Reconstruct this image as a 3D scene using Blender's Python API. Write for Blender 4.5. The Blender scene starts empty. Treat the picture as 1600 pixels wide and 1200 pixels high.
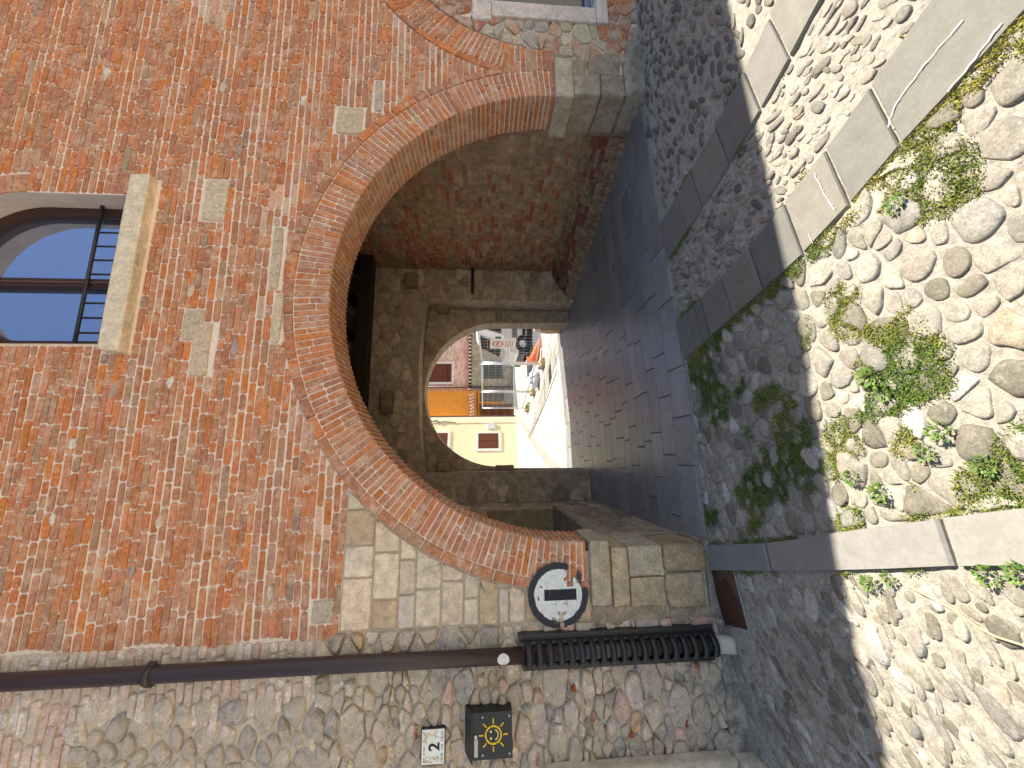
import bpy, bmesh, math, random
from mathutils import Vector, Matrix, noise as mnoise
random.seed(11)
R_ = math.radians
scene = bpy.context.scene
COL = scene.collection

# ------------------------------------------------------------------ camera
def cam_basis(yaw, pitch, roll):
    y, p, r = R_(yaw), R_(pitch), R_(roll)
    f = Vector((math.sin(y)*math.cos(p), math.cos(y)*math.cos(p), -math.sin(p)))
    rt = Vector((math.cos(y), -math.sin(y), 0)); up = rt.cross(f)
    return math.cos(r)*rt+math.sin(r)*up, -math.sin(r)*rt+math.cos(r)*up, f
rt, up, fw = cam_basis(10.85, 4.32, -0.09)
cam_d = bpy.data.cameras.new('camera'); cam = bpy.data.objects.new('camera', cam_d); COL.objects.link(cam)
X, Y, Z = -up, rt, -fw            # the photograph was taken with the phone turned on its side
cam.matrix_world = Matrix(((X.x, Y.x, Z.x, .6304), (X.y, Y.y, Z.y, -2.8111), (X.z, Y.z, Z.z, 1.6), (0, 0, 0, 1)))
cam_d.sensor_width = 36; cam_d.lens = 36*601/1600; cam_d.clip_start = .02; cam_d.clip_end = 500
scene.camera = cam

# ------------------------------------------------------------------ light
SUN_EL, SUN_AZ = 57.0, 2.0        # elevation, and degrees from +x towards +y
w = bpy.data.worlds.new("World"); scene.world = w; w.use_nodes = True
nt = w.node_tree; nt.nodes.clear()
sky = nt.nodes.new('ShaderNodeTexSky'); sky.sky_type = 'NISHITA'; sky.sun_disc = False
sky.sun_elevation = R_(SUN_EL); sky.sun_rotation = R_(90-SUN_AZ); sky.air_density = 1.0; sky.dust_density = .6
bg = nt.nodes.new('ShaderNodeBackground'); bg.inputs[1].default_value = .09
wo = nt.nodes.new('ShaderNodeOutputWorld')
nt.links.new(sky.outputs[0], bg.inputs[0]); nt.links.new(bg.outputs[0], wo.inputs[0])
sd = bpy.data.lights.new('sun', 'SUN'); so = bpy.data.objects.new('sun', sd); COL.objects.link(so)
sd.energy = 5.0; sd.angle = R_(.35); sd.color = (1, .95, .86)
sv = Vector((math.cos(R_(SUN_EL))*math.cos(R_(SUN_AZ)), math.cos(R_(SUN_EL))*math.sin(R_(SUN_AZ)), math.sin(R_(SUN_EL))))
so.rotation_euler = sv.to_track_quat('Z', 'Y').to_euler(); so.location = sv*40
scene.view_settings.view_transform = 'Standard'; scene.view_settings.look = 'None'
scene.view_settings.gamma = 1; scene.view_settings.exposure = 1.1
scene.render.engine = 'CYCLES'
scene.cycles.max_bounces = 8; scene.cycles.diffuse_bounces = 6

# ------------------------------------------------------------------ helpers
def lin(r, g, b, k=1.0):
    f = lambda c: ((c/255+.055)/1.055)**2.4 if c > 10 else c/255/12.92
    return (f(r)*k, f(g)*k, f(b)*k)
def rnd(a, b): return random.uniform(a, b)
def n3(x, y, z=0.0, s=1.0): return mnoise.noise(Vector((x*s, y*s, z*s)))
def jit(c, v=.12, h=.04):
    k = 1+rnd(-v, v)
    return tuple(max(.005, ch*k*(1+rnd(-h, h))) for ch in c)
def mixc(a, b, t): return tuple(a[i]*(1-t)+b[i]*t for i in range(3))

def new_mat(name, rough=.88, noise_s=30, noise_amt=.35, bump=.25, bump_s=90, fixed=None, spec=.3, smear=None, smear_s=5, smear_t=.62, bdist=.004, metal=0, fine=.25, fine_s=None, tint=None):
    m = bpy.data.materials.new(name); m.use_nodes = True
    t = m.node_tree; b = t.nodes['Principled BSDF']; L = t.links
    b.inputs['Roughness'].default_value = rough; b.inputs['Specular IOR Level'].default_value = spec; b.inputs['Metallic'].default_value = metal
    tc = t.nodes.new('ShaderNodeTexCoord')
    if fixed is None:
        src = t.nodes.new('ShaderNodeAttribute'); src.attribute_name = 'Col'; col = src.outputs['Color']
    else:
        src = t.nodes.new('ShaderNodeRGB'); src.outputs[0].default_value = (*fixed, 1); col = src.outputs[0]
    nz = t.nodes.new('ShaderNodeTexNoise'); nz.inputs['Scale'].default_value = noise_s; nz.inputs['Detail'].default_value = 6; nz.inputs['Roughness'].default_value = .65
    L.new(tc.outputs['Object'], nz.inputs['Vector'])
    mr = t.nodes.new('ShaderNodeMapRange'); mr.inputs[1].default_value = .25; mr.inputs[2].default_value = .75
    mr.inputs[3].default_value = 1-noise_amt; mr.inputs[4].default_value = 1+noise_amt
    L.new(nz.outputs[0], mr.inputs[0])
    nf = t.nodes.new('ShaderNodeTexNoise'); nf.inputs['Scale'].default_value = fine_s or noise_s*5.5; nf.inputs['Detail'].default_value = 5; nf.inputs['Roughness'].default_value = .75
    L.new(tc.outputs['Object'], nf.inputs['Vector'])
    mf = t.nodes.new('ShaderNodeMapRange'); mf.inputs[1].default_value = .3; mf.inputs[2].default_value = .7; mf.inputs[3].default_value = 1-fine; mf.inputs[4].default_value = 1+fine
    L.new(nf.outputs[0], mf.inputs[0])
    mm = t.nodes.new('ShaderNodeMath'); mm.operation = 'MULTIPLY'; L.new(mr.outputs[0], mm.inputs[0]); L.new(mf.outputs[0], mm.inputs[1])
    vm = t.nodes.new('ShaderNodeVectorMath'); vm.operation = 'SCALE'
    L.new(col, vm.inputs[0]); L.new(mm.outputs[0], vm.inputs['Scale'])
    out = vm.outputs[0]
    if smear is not None:
        ns = t.nodes.new('ShaderNodeTexNoise'); ns.inputs['Scale'].default_value = smear_s; ns.inputs['Detail'].default_value = 9; ns.inputs['Roughness'].default_value = .72
        L.new(tc.outputs['Object'], ns.inputs['Vector'])
        ms = t.nodes.new('ShaderNodeMapRange'); ms.inputs[1].default_value = smear_t-.05; ms.inputs[2].default_value = smear_t+.09; ms.inputs[4].default_value = .8
        L.new(ns.outputs[0], ms.inputs[0])
        mx = t.nodes.new('ShaderNodeMix'); mx.data_type = 'RGBA'; mx.inputs[7].default_value = (*smear, 1)
        L.new(ms.outputs[0], mx.inputs[0]); L.new(out, mx.inputs[6]); out = mx.outputs[2]
    if tint:
        vt = t.nodes.new('ShaderNodeVectorMath'); vt.operation = 'MULTIPLY'; vt.inputs[1].default_value = tint; L.new(out, vt.inputs[0]); out = vt.outputs[0]
    L.new(out, b.inputs['Base Color'])
    if bump > 0:
        nb = t.nodes.new('ShaderNodeTexNoise'); nb.inputs['Scale'].default_value = bump_s; nb.inputs['Detail'].default_value = 8; nb.inputs['Roughness'].default_value = .7
        L.new(tc.outputs['Object'], nb.inputs['Vector'])
        bp = t.nodes.new('ShaderNodeBump'); bp.inputs['Strength'].default_value = bump; bp.inputs['Distance'].default_value = bdist*2
        L.new(nb.outputs[0], bp.inputs['Height']); L.new(bp.outputs[0], b.inputs['Normal'])
    return m

class MB:
    def __init__(self): self.v = []; self.f = []; self.c = []; self.m = []; self.s = []
    def add(self, vs, fs, col, mat=0, smooth=True):
        o = len(self.v); self.v.extend(vs)
        if col and isinstance(col[0], (tuple, list)): self.c.extend(col)
        else: self.c.extend([col]*len(vs))
        for f in fs: self.f.append(tuple(i+o for i in f)); self.m.append(mat); self.s.append(smooth)
    def build(self, name, mats, parent=None, loc=None):
        me = bpy.data.meshes.new(name)
        o = loc or (parent.get('_o') if parent else None)
        vs = self.v
        if loc: vs = [(a-loc[0], b-loc[1], c-loc[2]) for a, b, c in vs]
        me.from_pydata(vs, [], self.f)
        if not isinstance(mats, (list, tuple)): mats = [mats]
        for m in mats: me.materials.append(m)
        me.polygons.foreach_set('material_index', self.m); me.polygons.foreach_set('use_smooth', self.s)
        at = me.color_attributes.new('Col', 'FLOAT_COLOR', 'POINT')
        flat = []
        for c in self.c: flat.extend((c[0], c[1], c[2], 1.0))
        at.data.foreach_set('color', flat); me.update()
        ob = bpy.data.objects.new(name, me); COL.objects.link(ob)
        if loc: ob.location = loc
        if parent: ob.parent = parent; ob.matrix_parent_inverse = Matrix.Translation(-parent.location) if parent.type == 'EMPTY' and not parent.parent else Matrix()
        return ob
    # --- shapes
    def box(self, x0, x1, y0, y1, z0, z1, col=(.5, .5, .5), mat=0):
        vs = [(x, y, z) for x in (x0, x1) for y in (y0, y1) for z in (z0, z1)]
        fs = [(0, 1, 3, 2), (4, 6, 7, 5), (0, 4, 5, 1), (2, 3, 7, 6), (0, 2, 6, 4), (1, 5, 7, 3)]
        self.add(vs, fs, col, mat, False)
    def obox(self, c, ax, hx, ay, hy, az, hz, col=(.5, .5, .5), mat=0):
        c = Vector(c); ax, ay, az = Vector(ax)*hx, Vector(ay)*hy, Vector(az)*hz
        vs = [tuple(c+i*ax+j*ay+k*az) for i in (-1, 1) for j in (-1, 1) for k in (-1, 1)]
        fs = [(0, 1, 3, 2), (4, 6, 7, 5), (0, 4, 5, 1), (2, 3, 7, 6), (0, 2, 6, 4), (1, 5, 7, 3)]
        self.add(vs, fs, col, mat, False)
    def block(self, x0, x1, y0, y1, z0, z1, col, r=.02, n=7, amp=.006, mat=0, ns=9, skew=None):
        lo = (x0, y0, z0); hi = (x1, y1, z1); vs = []; fs = []; idx = {}
        c = [(a+b)/2 for a, b in zip(lo, hi)]
        seed = rnd(0, 50)
        def vert(p):
            k = tuple(round(q, 5) for q in p)
            if k in idx: return idx[k]
            q = [min(max(p[i], lo[i]+r), hi[i]-r) for i in range(3)]
            d = Vector([p[i]-q[i] for i in range(3)])
            if d.length > 1e-6: d = d.normalized()*r
            pp = Vector(q)+d
            nv = Vector(pp)-Vector(c)
            nn = n3(pp.x+seed, pp.y, pp.z, ns)+.5*n3(pp.x+seed, pp.y, pp.z, ns*3.1)
            dd = Vector((1 if abs(p[0]-lo[0]) < 1e-6 else 0, 1 if abs(p[1]-lo[1]) < 1e-6 else 0, 0))
            pp = pp + nv.normalized()*nn*amp
            if skew: pp = Vector(skew(pp))
            idx[k] = len(vs); vs.append(tuple(pp)); return idx[k]
        def lin_(a, b, cnt): 
            pts = [a, a+r*.3, a+r*.7]+[a+r+(b-a-2*r)*i/cnt for i in range(cnt+1)]+[b-r*.7, b-r*.3, b]
            return pts
        L = [lin_(lo[i], hi[i], n) for i in range(3)]
        for ax in range(3):
            u, v = [(1, 2), (2, 0), (0, 1)][ax]
            for side in (0, 1):
                for i in range(len(L[u])-1):
                    for j in range(len(L[v])-1):
                        q = []
                        for (a, b) in ((i, j), (i+1, j), (i+1, j+1), (i, j+1)):
                            p = [0, 0, 0]; p[ax] = hi[ax] if side else lo[ax]; p[u] = L[u][a]; p[v] = L[v][b]; q.append(vert(p))
                        if not side: q.reverse()
                        if len(set(q)) == 4: fs.append(tuple(q))
        self.add(vs, fs, col, mat, True)
    def tube(self, pts, r, col=(.5, .5, .5), n=10, mat=0, cap=True):
        pts = [Vector(p) for p in pts]; vs = []; fs = []
        rs = r if isinstance(r, (list, tuple)) else [r]*len(pts)
        prev = None
        for i, p in enumerate(pts):
            d = (pts[min(i+1, len(pts)-1)]-pts[max(i-1, 0)]).normalized()
            a = prev if prev is not None else (Vector((0, 0, 1)) if abs(d.z) < .9 else Vector((1, 0, 0)))
            e1 = (a-d*a.dot(d)).normalized(); e2 = d.cross(e1); prev = e1
            for k in range(n):
                t = 2*math.pi*k/n; vs.append(tuple(p+(e1*math.cos(t)+e2*math.sin(t))*rs[i]))
        for i in range(len(pts)-1):
            for k in range(n):
                fs.append((i*n+k, i*n+(k+1) % n, (i+1)*n+(k+1) % n, (i+1)*n+k))
        if cap: fs.append(tuple(range(n-1, -1, -1))); fs.append(tuple((len(pts)-1)*n+k for k in range(n)))
        self.add(vs, fs, col, mat, True)
    def prism(self, pts, P, d0, d1, col=(.5, .5, .5), mat=0):
        # polygon (ccw seen from the front) between depth d0 (front, larger) and d1
        n = len(pts)
        self.add([P(a, b, d0) for a, b in pts], [tuple(range(n))], col, mat, False)
        self.add([P(a, b, d1) for a, b in pts], [tuple(range(n-1, -1, -1))], col, mat, False)
        vs = [P(a, b, d0) for a, b in pts]+[P(a, b, d1) for a, b in pts]
        self.add(vs, [(i, i+n, (i+1) % n+n, (i+1) % n) for i in range(n)], col, mat, False)
    def stone(self, pts, P, h, inset, col, mat=0, dome=False, base=-.012, tilt=.0, smooth=True):
        n = len(pts); cx = sum(p[0] for p in pts)/n; cy = sum(p[1] for p in pts)/n
        rm = sum(math.hypot(p[0]-cx, p[1]-cy) for p in pts)/n+1e-6
        ta, tb = rnd(-tilt, tilt), rnd(-tilt, tilt)
        rings = [(1.0, base), (1.0-.12*inset/rm, h*.45), (1-inset/rm, h), (1-1.8*inset/rm, h*1.0)] if not dome else \
                [(1.0, base), (.97, h*.25), (.86, h*.62), (.66, h*.88), (.36, h*1.0)]
        vs = []; fs = []
        for k, (s, d) in enumerate(rings):
            for p in pts:
                a = cx+(p[0]-cx)*s; b = cy+(p[1]-cy)*s
                dd = d+(ta*(a-cx)+tb*(b-cy) if k else 0)
                vs.append(P(a, b, dd))
        for k in range(len(rings)-1):
            for i in range(n):
                j = (i+1) % n
                fs.append((k*n+i, k*n+j, (k+1)*n+j, (k+1)*n+i))
        kk = (len(rings)-1)*n
        vs.append(P(cx, cy, rings[-1][1]*(1.02 if dome else 1)+rnd(-.1, .1)*h*(0 if dome else 1)))
        for i in range(n): fs.append((kk+i, kk+(i+1) % n, len(vs)-1))
        self.add(vs, fs, col, mat, smooth)

def rbrick(x0, x1, z0, z1, j=.0025, cr=None):
    h = z1-z0; wd = x1-x0; c = cr or min(h, wd)*rnd(.12, .3)
    pts = [(x0+c, z0), ((x0+x1)/2, z0), (x1-c, z0), (x1, z0+c), (x1, z1-c), (x1-c, z1), ((x0+x1)/2, z1), (x0+c, z1), (x0, z1-c), (x0, z0+c)]
    return [(a+rnd(-j, j), b+rnd(-j, j)) for a, b in pts]

def clip_half(poly, nx, ny, d):      # keep nx*x+ny*y <= d
    out = []
    for i in range(len(poly)):
        a = poly[i]; b = poly[(i+1) % len(poly)]
        da = nx*a[0]+ny*a[1]-d; db = nx*b[0]+ny*b[1]-d
        if da <= 0: out.append(a)
        if (da < 0 < db) or (db < 0 < da):
            t = da/(da-db); out.append((a[0]+(b[0]-a[0])*t, a[1]+(b[1]-a[1])*t))
    return out
def chaikin(p, it=1, q=.25):
    for _ in range(it):
        o = []
        for i in range(len(p)):
            a = p[i]; b = p[(i+1) % len(p)]
            o.append((a[0]*(1-q)+b[0]*q, a[1]*(1-q)+b[1]*q)); o.append((a[0]*q+b[0]*(1-q), a[1]*q+b[1]*(1-q)))
        p = o
    return p
def scatter(x0, x1, y0, y1, rfun, ok=lambda x, y: True, tries=30000, k=.86, maxr=.2):
    cell = maxr; grid = {}; pts = []
    for _ in range(tries):
        x, y = rnd(x0, x1), rnd(y0, y1)
        if not ok(x, y): continue
        r = rfun(x, y); gx, gy = int(x//cell), int(y//cell); good = True
        for i in range(gx-2, gx+3):
            for j in range(gy-2, gy+3):
                for (px, py, pr) in grid.get((i, j), ()):
                    if (px-x)**2+(py-y)**2 < (k*(r+pr))**2: good = False; break
                if not good: break
            if not good: break
        if good:
            grid.setdefault((gx, gy), []).append((x, y, r)); pts.append((x, y, r))
    return pts
def cells(pts, bound, maxr=.2):
    cell = maxr*1.2; grid = {}
    for p in pts: grid.setdefault((int(p[0]//cell), int(p[1]//cell)), []).append(p)
    res = []
    for p in pts:
        x, y, r = p; s = r*2.6
        poly = [(x-s, y-s), (x+s, y-s), (x+s, y+s), (x-s, y+s)]
        gx, gy = int(x//cell), int(y//cell)
        for i in range(gx-3, gx+4):
            for j in range(gy-3, gy+4):
                for q in grid.get((i, j), ()):
                    if q is p: continue
                    dx, dy = q[0]-x, q[1]-y; d2 = dx*dx+dy*dy
                    if d2 > 36*maxr*maxr: continue
                    d = ((q[0]**2+q[1]**2-q[2]**2)-(x*x+y*y-r*r))/2
                    poly = clip_half(poly, dx, dy, d)
                    if len(poly) < 3: break
                if len(poly) < 3: break
            if len(poly) < 3: break
        for (nx, ny, d) in bound:
            if len(poly) >= 3: poly = clip_half(poly, nx, ny, d)
        if len(poly) >= 3: res.append((p, poly))
    return res
def shrink(poly, g):
    cx = sum(p[0] for p in poly)/len(poly); cy = sum(p[1] for p in poly)/len(poly); o = []
    for a, b in poly:
        d = math.hypot(a-cx, b-cy); k = max(.3, (d-g)/d) if d > 1e-6 else 1; o.append((cx+(a-cx)*k, cy+(b-cy)*k))
    return o
def halfplane(p, q):    # region on the left of p->q
    dx, dy = q[0]-p[0], q[1]-p[1]; nx, ny = dy, -dx; return (nx, ny, nx*p[0]+ny*p[1])
def inside(x, y, bound, m=0.0):
    return all(nx*x+ny*y-d <= -m*math.hypot(nx, ny) for nx, ny, d in bound)

def tag(o, label=None, cat=None, group=None, kind=None):
    if label: o['label'] = label
    if cat: o['category'] = cat
    if group: o['group'] = group
    if kind: o['kind'] = kind
    return o
def empty(name, loc, label, cat, group=None):
    o = bpy.data.objects.new(name, None); COL.objects.link(o); o.location = loc; o.empty_display_size = .2
    return tag(o, label, cat, group)

# ground height: flat, climbing a little to the right and falling to the left
def g(x, y):
    a = .062*min(max(x-1.2, 0), 2.5)*(1-min(max((y-4)/3, 0), 1)); b = -.12*min(max(-.15-x, 0), 2.3)
    return a+b
PF = lambda a, b, d: (a, -d, b)                 # facade: x, z, outwards
PG = lambda a, b, d: (a, b, g(a, b)+d)          # ground

# ------------------------------------------------------------------ materials
LIME = lin(228, 205, 185, .8)
M_brick = new_mat('brick', .9, 38, .40, .9, 110, fine=.48, smear=lin(232, 196, 168, .9), smear_s=9, smear_t=.555)
M_mortar = new_mat('mortar', .95, 25, .16, .35, 60, fine=.12)
M_stone = new_mat('limestone', .88, 14, .33, .5, 55, tint=(1.05, .965, .95), smear=lin(236, 225, 200, .75), smear_s=9, smear_t=.66, bdist=.006)
M_weather = new_mat('weathered_stone', .92, 9, .42, .8, 40, tint=(1.04, .97, .96), fine=.35, fine_s=60, smear=lin(222, 210, 190, .8), smear_s=6, smear_t=.60, bdist=.010)
M_rubble = new_mat('rubble_stone', .92, 24, .44, 1.0, 36, tint=(1.05, .965, .95), fine=.45, fine_s=80, smear=lin(224, 210, 188, .82), smear_s=9, smear_t=.49, bdist=.010)
M_cobble = new_mat('cobble', .75, 24, .36, .6, 50, fine=.38, fine_s=120, spec=.35, smear=lin(235, 228, 210, .5), smear_s=16, smear_t=.63)
M_gmortar = new_mat('ground_mortar', .95, 35, .4, .9, 55, bdist=.008)
M_slab = new_mat('grey_slab', .7, 12, .16, .2, 160, fine=.10, spec=.35)
M_polish = new_mat('worn_slab', .31, 9, .22, .12, 60, fine=.08, spec=.55)
M_dark = new_mat('passage_stone', .95, 10, .45, .9, 30, tint=(1.05, .965, .95), bdist=.012, smear=lin(150, 130, 105, .6), smear_s=4, smear_t=.6)
M_plain = new_mat('plain', .7, 20, .1, 0, fine=0.03)
M_wood = new_mat('wood', .6, 60, .3, .2, 150)
M_plaster = new_mat('plaster', .92, 6, .12, .15, 40, fine=.08)
M_metal = new_mat('painted_metal', .42, 15, .12, .05, 60, fine=.06, spec=.5)
M_galv = new_mat('galvanised', .35, 40, .15, 0, fine=.1, fixed=(.62, .64, .66), metal=.7)
M_leaf = new_mat('leaf', .6, 40, .25, 0)
M_paintm = new_mat('sign_paint', .8, 50, .18, .4, 90)

def glass_mat(name, col, metal=.0, rough=.02, ior=1.6):
    m = bpy.data.materials.new(name); m.use_nodes = True; b = m.node_tree.nodes['Principled BSDF']
    b.inputs['Base Color'].default_value = (*col, 1); b.inputs['Metallic'].default_value = metal
    b.inputs['Roughness'].default_value = rough; b.inputs['IOR'].default_value = ior; return m
M_glass = glass_mat('window_glass', (.40, .46, .60), .9)
M_glass2 = glass_mat('dark_glass', (.05, .06, .055), .1, .06)
M_vanglass = glass_mat('van_glass', (.03, .04, .04), 0, .45, 1.1)

# ------------------------------------------------------------------ palettes
def brick_col(x=0, z=0, dirty=0, red=False):
    u = random.random()*(.86 if red else 1)
    nz = n3(x, 0, z, .9)
    pale = max(0, nz)*.5+max(0, (z-3.9)*.16)+dirty
    if u < .30: c = lin(206, 124, 74)
    elif u < .56: c = lin(200, 136, 98)
    elif u < .76: c = lin(186, 126, 96)
    elif u < .84: c = lin(216, 130, 64)
    elif u < .955: c = lin(190, 146, 116)
    elif u < .985: c = lin(184, 150, 122)
    elif u < .996: c = lin(168, 150, 126)
    else: c = lin(156, 138, 122)
    if random.random() < .25+pale*.7: c = mixc(c, lin(200, 140, 115), rnd(.15, .6))
    if random.random() < pale*.5: c = mixc(c, lin(190, 165, 140), rnd(.2, .6))
    c = mixc(c, lin(192, 124, 88), .22)
    return jit(c, .13, .02)
def mort_col(): return lin(238, 216, 194, .98)
def lime_col():
    u = random.random()
    c = lin(212, 198, 172) if u < .45 else lin(222, 204, 174) if u < .7 else lin(196, 174, 142) if u < .85 else lin(206, 196, 180)
    return jit(c, .10, .02)
def rubble_col():
    u = random.random()
    c = lin(190, 180, 162) if u < .38 else lin(206, 192, 168) if u < .68 else lin(170, 160, 140) if u < .84 else lin(162, 158, 150) if u < .94 else lin(186, 156, 116) if u < .97 else lin(200, 168, 148)
    return jit(c, .16, .03)
def cobble_col():
    u = random.random()
    c = lin(192, 182, 162) if u < .30 else lin(212, 202, 180) if u < .56 else lin(162, 153, 132) if u < .78 else lin(182, 174, 158) if u < .92 else lin(228, 221, 206) if u < .985 else lin(200, 184, 156)
    return jit(tuple(v*.56 for v in c), .17, .01)
def pebble_col():
    u = random.random()
    c = lin(138, 130, 116) if u < .45 else lin(165, 155, 136) if u < .7 else lin(188, 178, 158) if u < .92 else lin(120, 118, 112)
    return jit(tuple(v*.62 for v in c), .16, .02)
def dark_col():
    u = random.random()
    c = lin(182, 164, 138) if u < .5 else lin(158, 144, 124) if u < .8 else lin(198, 182, 156)
    return jit(c, .15, .03)

# ==================================================================== GROUND
GC = lin(214, 204, 184, .64)
def grid_sheet(mb, xs, ys, dz, col, mat=0, P=g):
    vs = [(x, y, P(x, y)+dz) for y in ys for x in xs]; n = len(xs)
    fs = [(j*n+i, j*n+i+1, (j+1)*n+i+1, (j+1)*n+i) for j in range(len(ys)-1) for i in range(n-1)]
    mb.add(vs, fs, col, mat, True)
def frange(a, b, s):
    n = max(1, round((b-a)/s)); return [a+(b-a)*i/n for i in range(n+1)]
mb = MB()
xs = [-90, -40, -15, -8]+frange(-4, 7, .05)+[9, 15, 40, 90]; ys = [-90, -40, -15, -7]+frange(-3.6, .1, .05)+frange(.3, 8, .3)+[10, 14, 20, 40, 90]
def gz(x, y):
    near = max(abs(x-1)-5, 0) <= 0 and -3.6 <= y < .1
    return g(x, y)+(.005*n3(x, y, 0, 9)+.004*n3(x, y, 3, 23) if near else 0)
grid_sheet(mb, xs, ys, -.004, GC, P=gz)
o = mb.build('ground', M_gmortar); tag(o, kind='structure')

# paving strips (edges measured on the ground)
s1R = [(2.604, -1.537), (2.542, -1.358), (2.47, -1.139), (2.376, -.77), (2.296, -.407), (2.213, .02)]
s1L = [(2.878, -1.374), (2.794, -1.121), (2.70, -.793), (2.63, -.401), (2.553, .06)]
s2R = [(1.861, -2.033), (1.751, -1.675), (1.666, -1.451), (1.585, -1.182), (1.363, .02)]
s2L = [(2.146, -1.875), (1.982, -1.444), (1.896, -1.156), (1.803, -.786), (1.682, .025)]
kL = [(-.175, 0), (.043, -.832), (.116, -1.093), (.247, -1.539), (.291, -1.704)]
kR = [(-.006, -.015), (.16, -.726), (.275, -1.092), (.387, -1.471), (.459, -1.736)]
def ext(l, y):     # continue an edge towards the viewer's feet
    (x0, y0), (x1, y1) = (l[1], l[0]) if l[0][1] < l[1][1] else (l[-2], l[-1])
    t = (y-y1)/(y1-y0); return (x1+(x1-x0)*t, y)
def xat(l, y):
    p = sorted(l, key=lambda q: q[1]); p = [ext(l, -3.6)]+p
    for a, b in zip(p, p[1:]):
        if a[1] <= y <= b[1]: return a[0]+(b[0]-a[0])*(y-a[1])/(b[1]-a[1])
    return p[-1][0]
def strip(name, L, R, cuts, slant, cols, mat, h=.014):
    mb = MB(); cuts = sorted(cuts, reverse=True)
    for a, b in zip(cuts, cuts[1:]):
        ya, yb = a-.006, b+.006
        pts = []
        for i in range(5): y = ya+(yb-ya)*i/4; pts.append((xat(L, y), y))
        for i in range(5): y = yb+(ya-yb)*i/4; pts.append((xat(R, y+slant), y+slant))
        j = .0015; pts = [(p+rnd(-j, j), q+rnd(-j, j)) for p, q in pts]
        mb.stone(pts, PG, h+rnd(-.002, .003), .006, jit(random.choice(cols), .08, .015), base=-.05, smooth=False)
    o = mb.build(name, mat); tag(o, kind='structure'); return o
GS = [lin(150, 146, 134, .62), lin(165, 158, 142, .62), lin(158, 152, 140, .62)]
strip('paving_strip', s2R, s2L, [.02, -.16, -.27, -.36, -.62, -.90, -1.19, -1.455, -1.68, -2.35, -3.0, -3.6], .04, GS, M_slab)
strip('paving_strip', s1R, s1L, [.02, -.30, -.52, -.84, -1.14, -1.36, -1.95, -2.5, -3.1, -3.6], .05, GS, M_slab)
strip('kerb_strip', kL, kR, [-.0, -.645, -1.54, -2.35, -3.2], .02, [lin(168, 166, 158, .62), lin(178, 172, 160, .62)], M_slab, h=.02)
# white quartz veins in the slabs (part of the stone)
mb = MB()
for pts in ([(1.985, -1.93), (1.955, -1.82), (1.93, -1.76), (1.90, -1.70), (1.835, -1.655)], [(1.685, -1.395), (1.76, -1.375), (1.83, -1.36), (1.92, -1.345)], [(1.88, -2.0), (1.84, -1.93), (1.80, -1.83)], [(1.60, -1.26), (1.63, -1.255), (1.66, -1.25)]):
    P2 = []
    for a, b in zip(pts, pts[1:]):
        for k in range(6): t = k/6; P2.append((a[0]+(b[0]-a[0])*t+rnd(-.003, .003), a[1]+(b[1]-a[1])*t+rnd(-.003, .003)))
    for a, b in zip(P2, P2[1:]):
        wd = rnd(.0012, .0032); dx, dy = b[0]-a[0], b[1]-a[1]; l = math.hypot(dx, dy); nx, ny = -dy/l*wd, dx/l*wd
        mb.add([PG(a[0]+nx, a[1]+ny, .0185), PG(a[0]-nx, a[1]-ny, .0185), PG(b[0]-nx, b[1]-ny, .0185), PG(b[0]+nx, b[1]+ny, .0185)], [(0, 1, 2, 3)], lin(235, 232, 222, .7), 0, False)
o = mb.build('stone_vein', M_slab); tag(o, kind='structure')

# cobbles
def hp_edges(l, left, y0=-3.6):
    # one straight line fitted through the edge ends
    p, q = (ext(l, y0)), max(l, key=lambda t: t[1])
    return halfplane(p, q) if left else halfplane(q, p)
mb = MB()
occ = []          # gaps for the weeds
bC = [hp_edges(s2R, True), hp_edges(kR, False), (0, 1, .0), (0, -1, 3.6)]
def rC(x, y): 
    t = min(max((-y)/1.2, 0), 1); return rnd(.026, .046)*(1-t)+(rnd(.026, .042) if random.random() < .35 else rnd(.044, .07))*t
def okC(x, y): return xat(kR, y)+.02 < x < xat(s2R, y)-.02 and -3.6 < y < -.01
def aniso_cells(bx, rf, ok, ang, ratio, tries, k, maxr):
    ca, sa = math.cos(ang), math.sin(ang)
    T = lambda x, y: ((x*ca+y*sa)/ratio, -x*sa+y*ca)
    I = lambda u, v: (u*ratio*ca-v*sa, u*ratio*sa+v*ca)
    cs = [T(*p) for p in ((bx[0], bx[2]), (bx[1], bx[2]), (bx[1], bx[3]), (bx[0], bx[3]))]
    pts = scatter(min(c[0] for c in cs), max(c[0] for c in cs), min(c[1] for c in cs), max(c[1] for c in cs),
                  lambda u, v: rf(*I(u, v)), lambda u, v: ok(*I(u, v)), tries, k, maxr)
    return [((*I(p[0], p[1]), p[2]), [I(*q) for q in poly]) for p, poly in cells(pts, [], maxr)]
def clampx(poly, lo, hi, yhi):
    return [(min(max(x, lo(y)), hi(y)), min(y, yhi)) for x, y in poly]
for (p, poly) in aniso_cells((-.3, 3.3, -3.6, 0), rC, okC, R_(15), 1.22, 34000, .80, .075):
    if len(poly) < 4: continue
    poly = clampx(poly, lambda y: xat(kR, y)+.006, lambda y: xat(s2R, y)-.006, -.006)
    far = p[1] > -.75
    q = chaikin(chaikin(shrink(poly, p[2]*rnd(.08, .28)), 1, .28), 1, .25)
    sx = rnd(0, 99); q = [(a+p[2]*.22*n3(a+sx, b, 0, 16)+rnd(-.001, .001), b+p[2]*.22*n3(a, b+sx, 4, 16)+rnd(-.001, .001)) for a, b in q]
    mb.stone(q, PG, p[2]*rnd(.07, .28), 0, cobble_col(), dome=True, tilt=.10, base=-.02)
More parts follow.
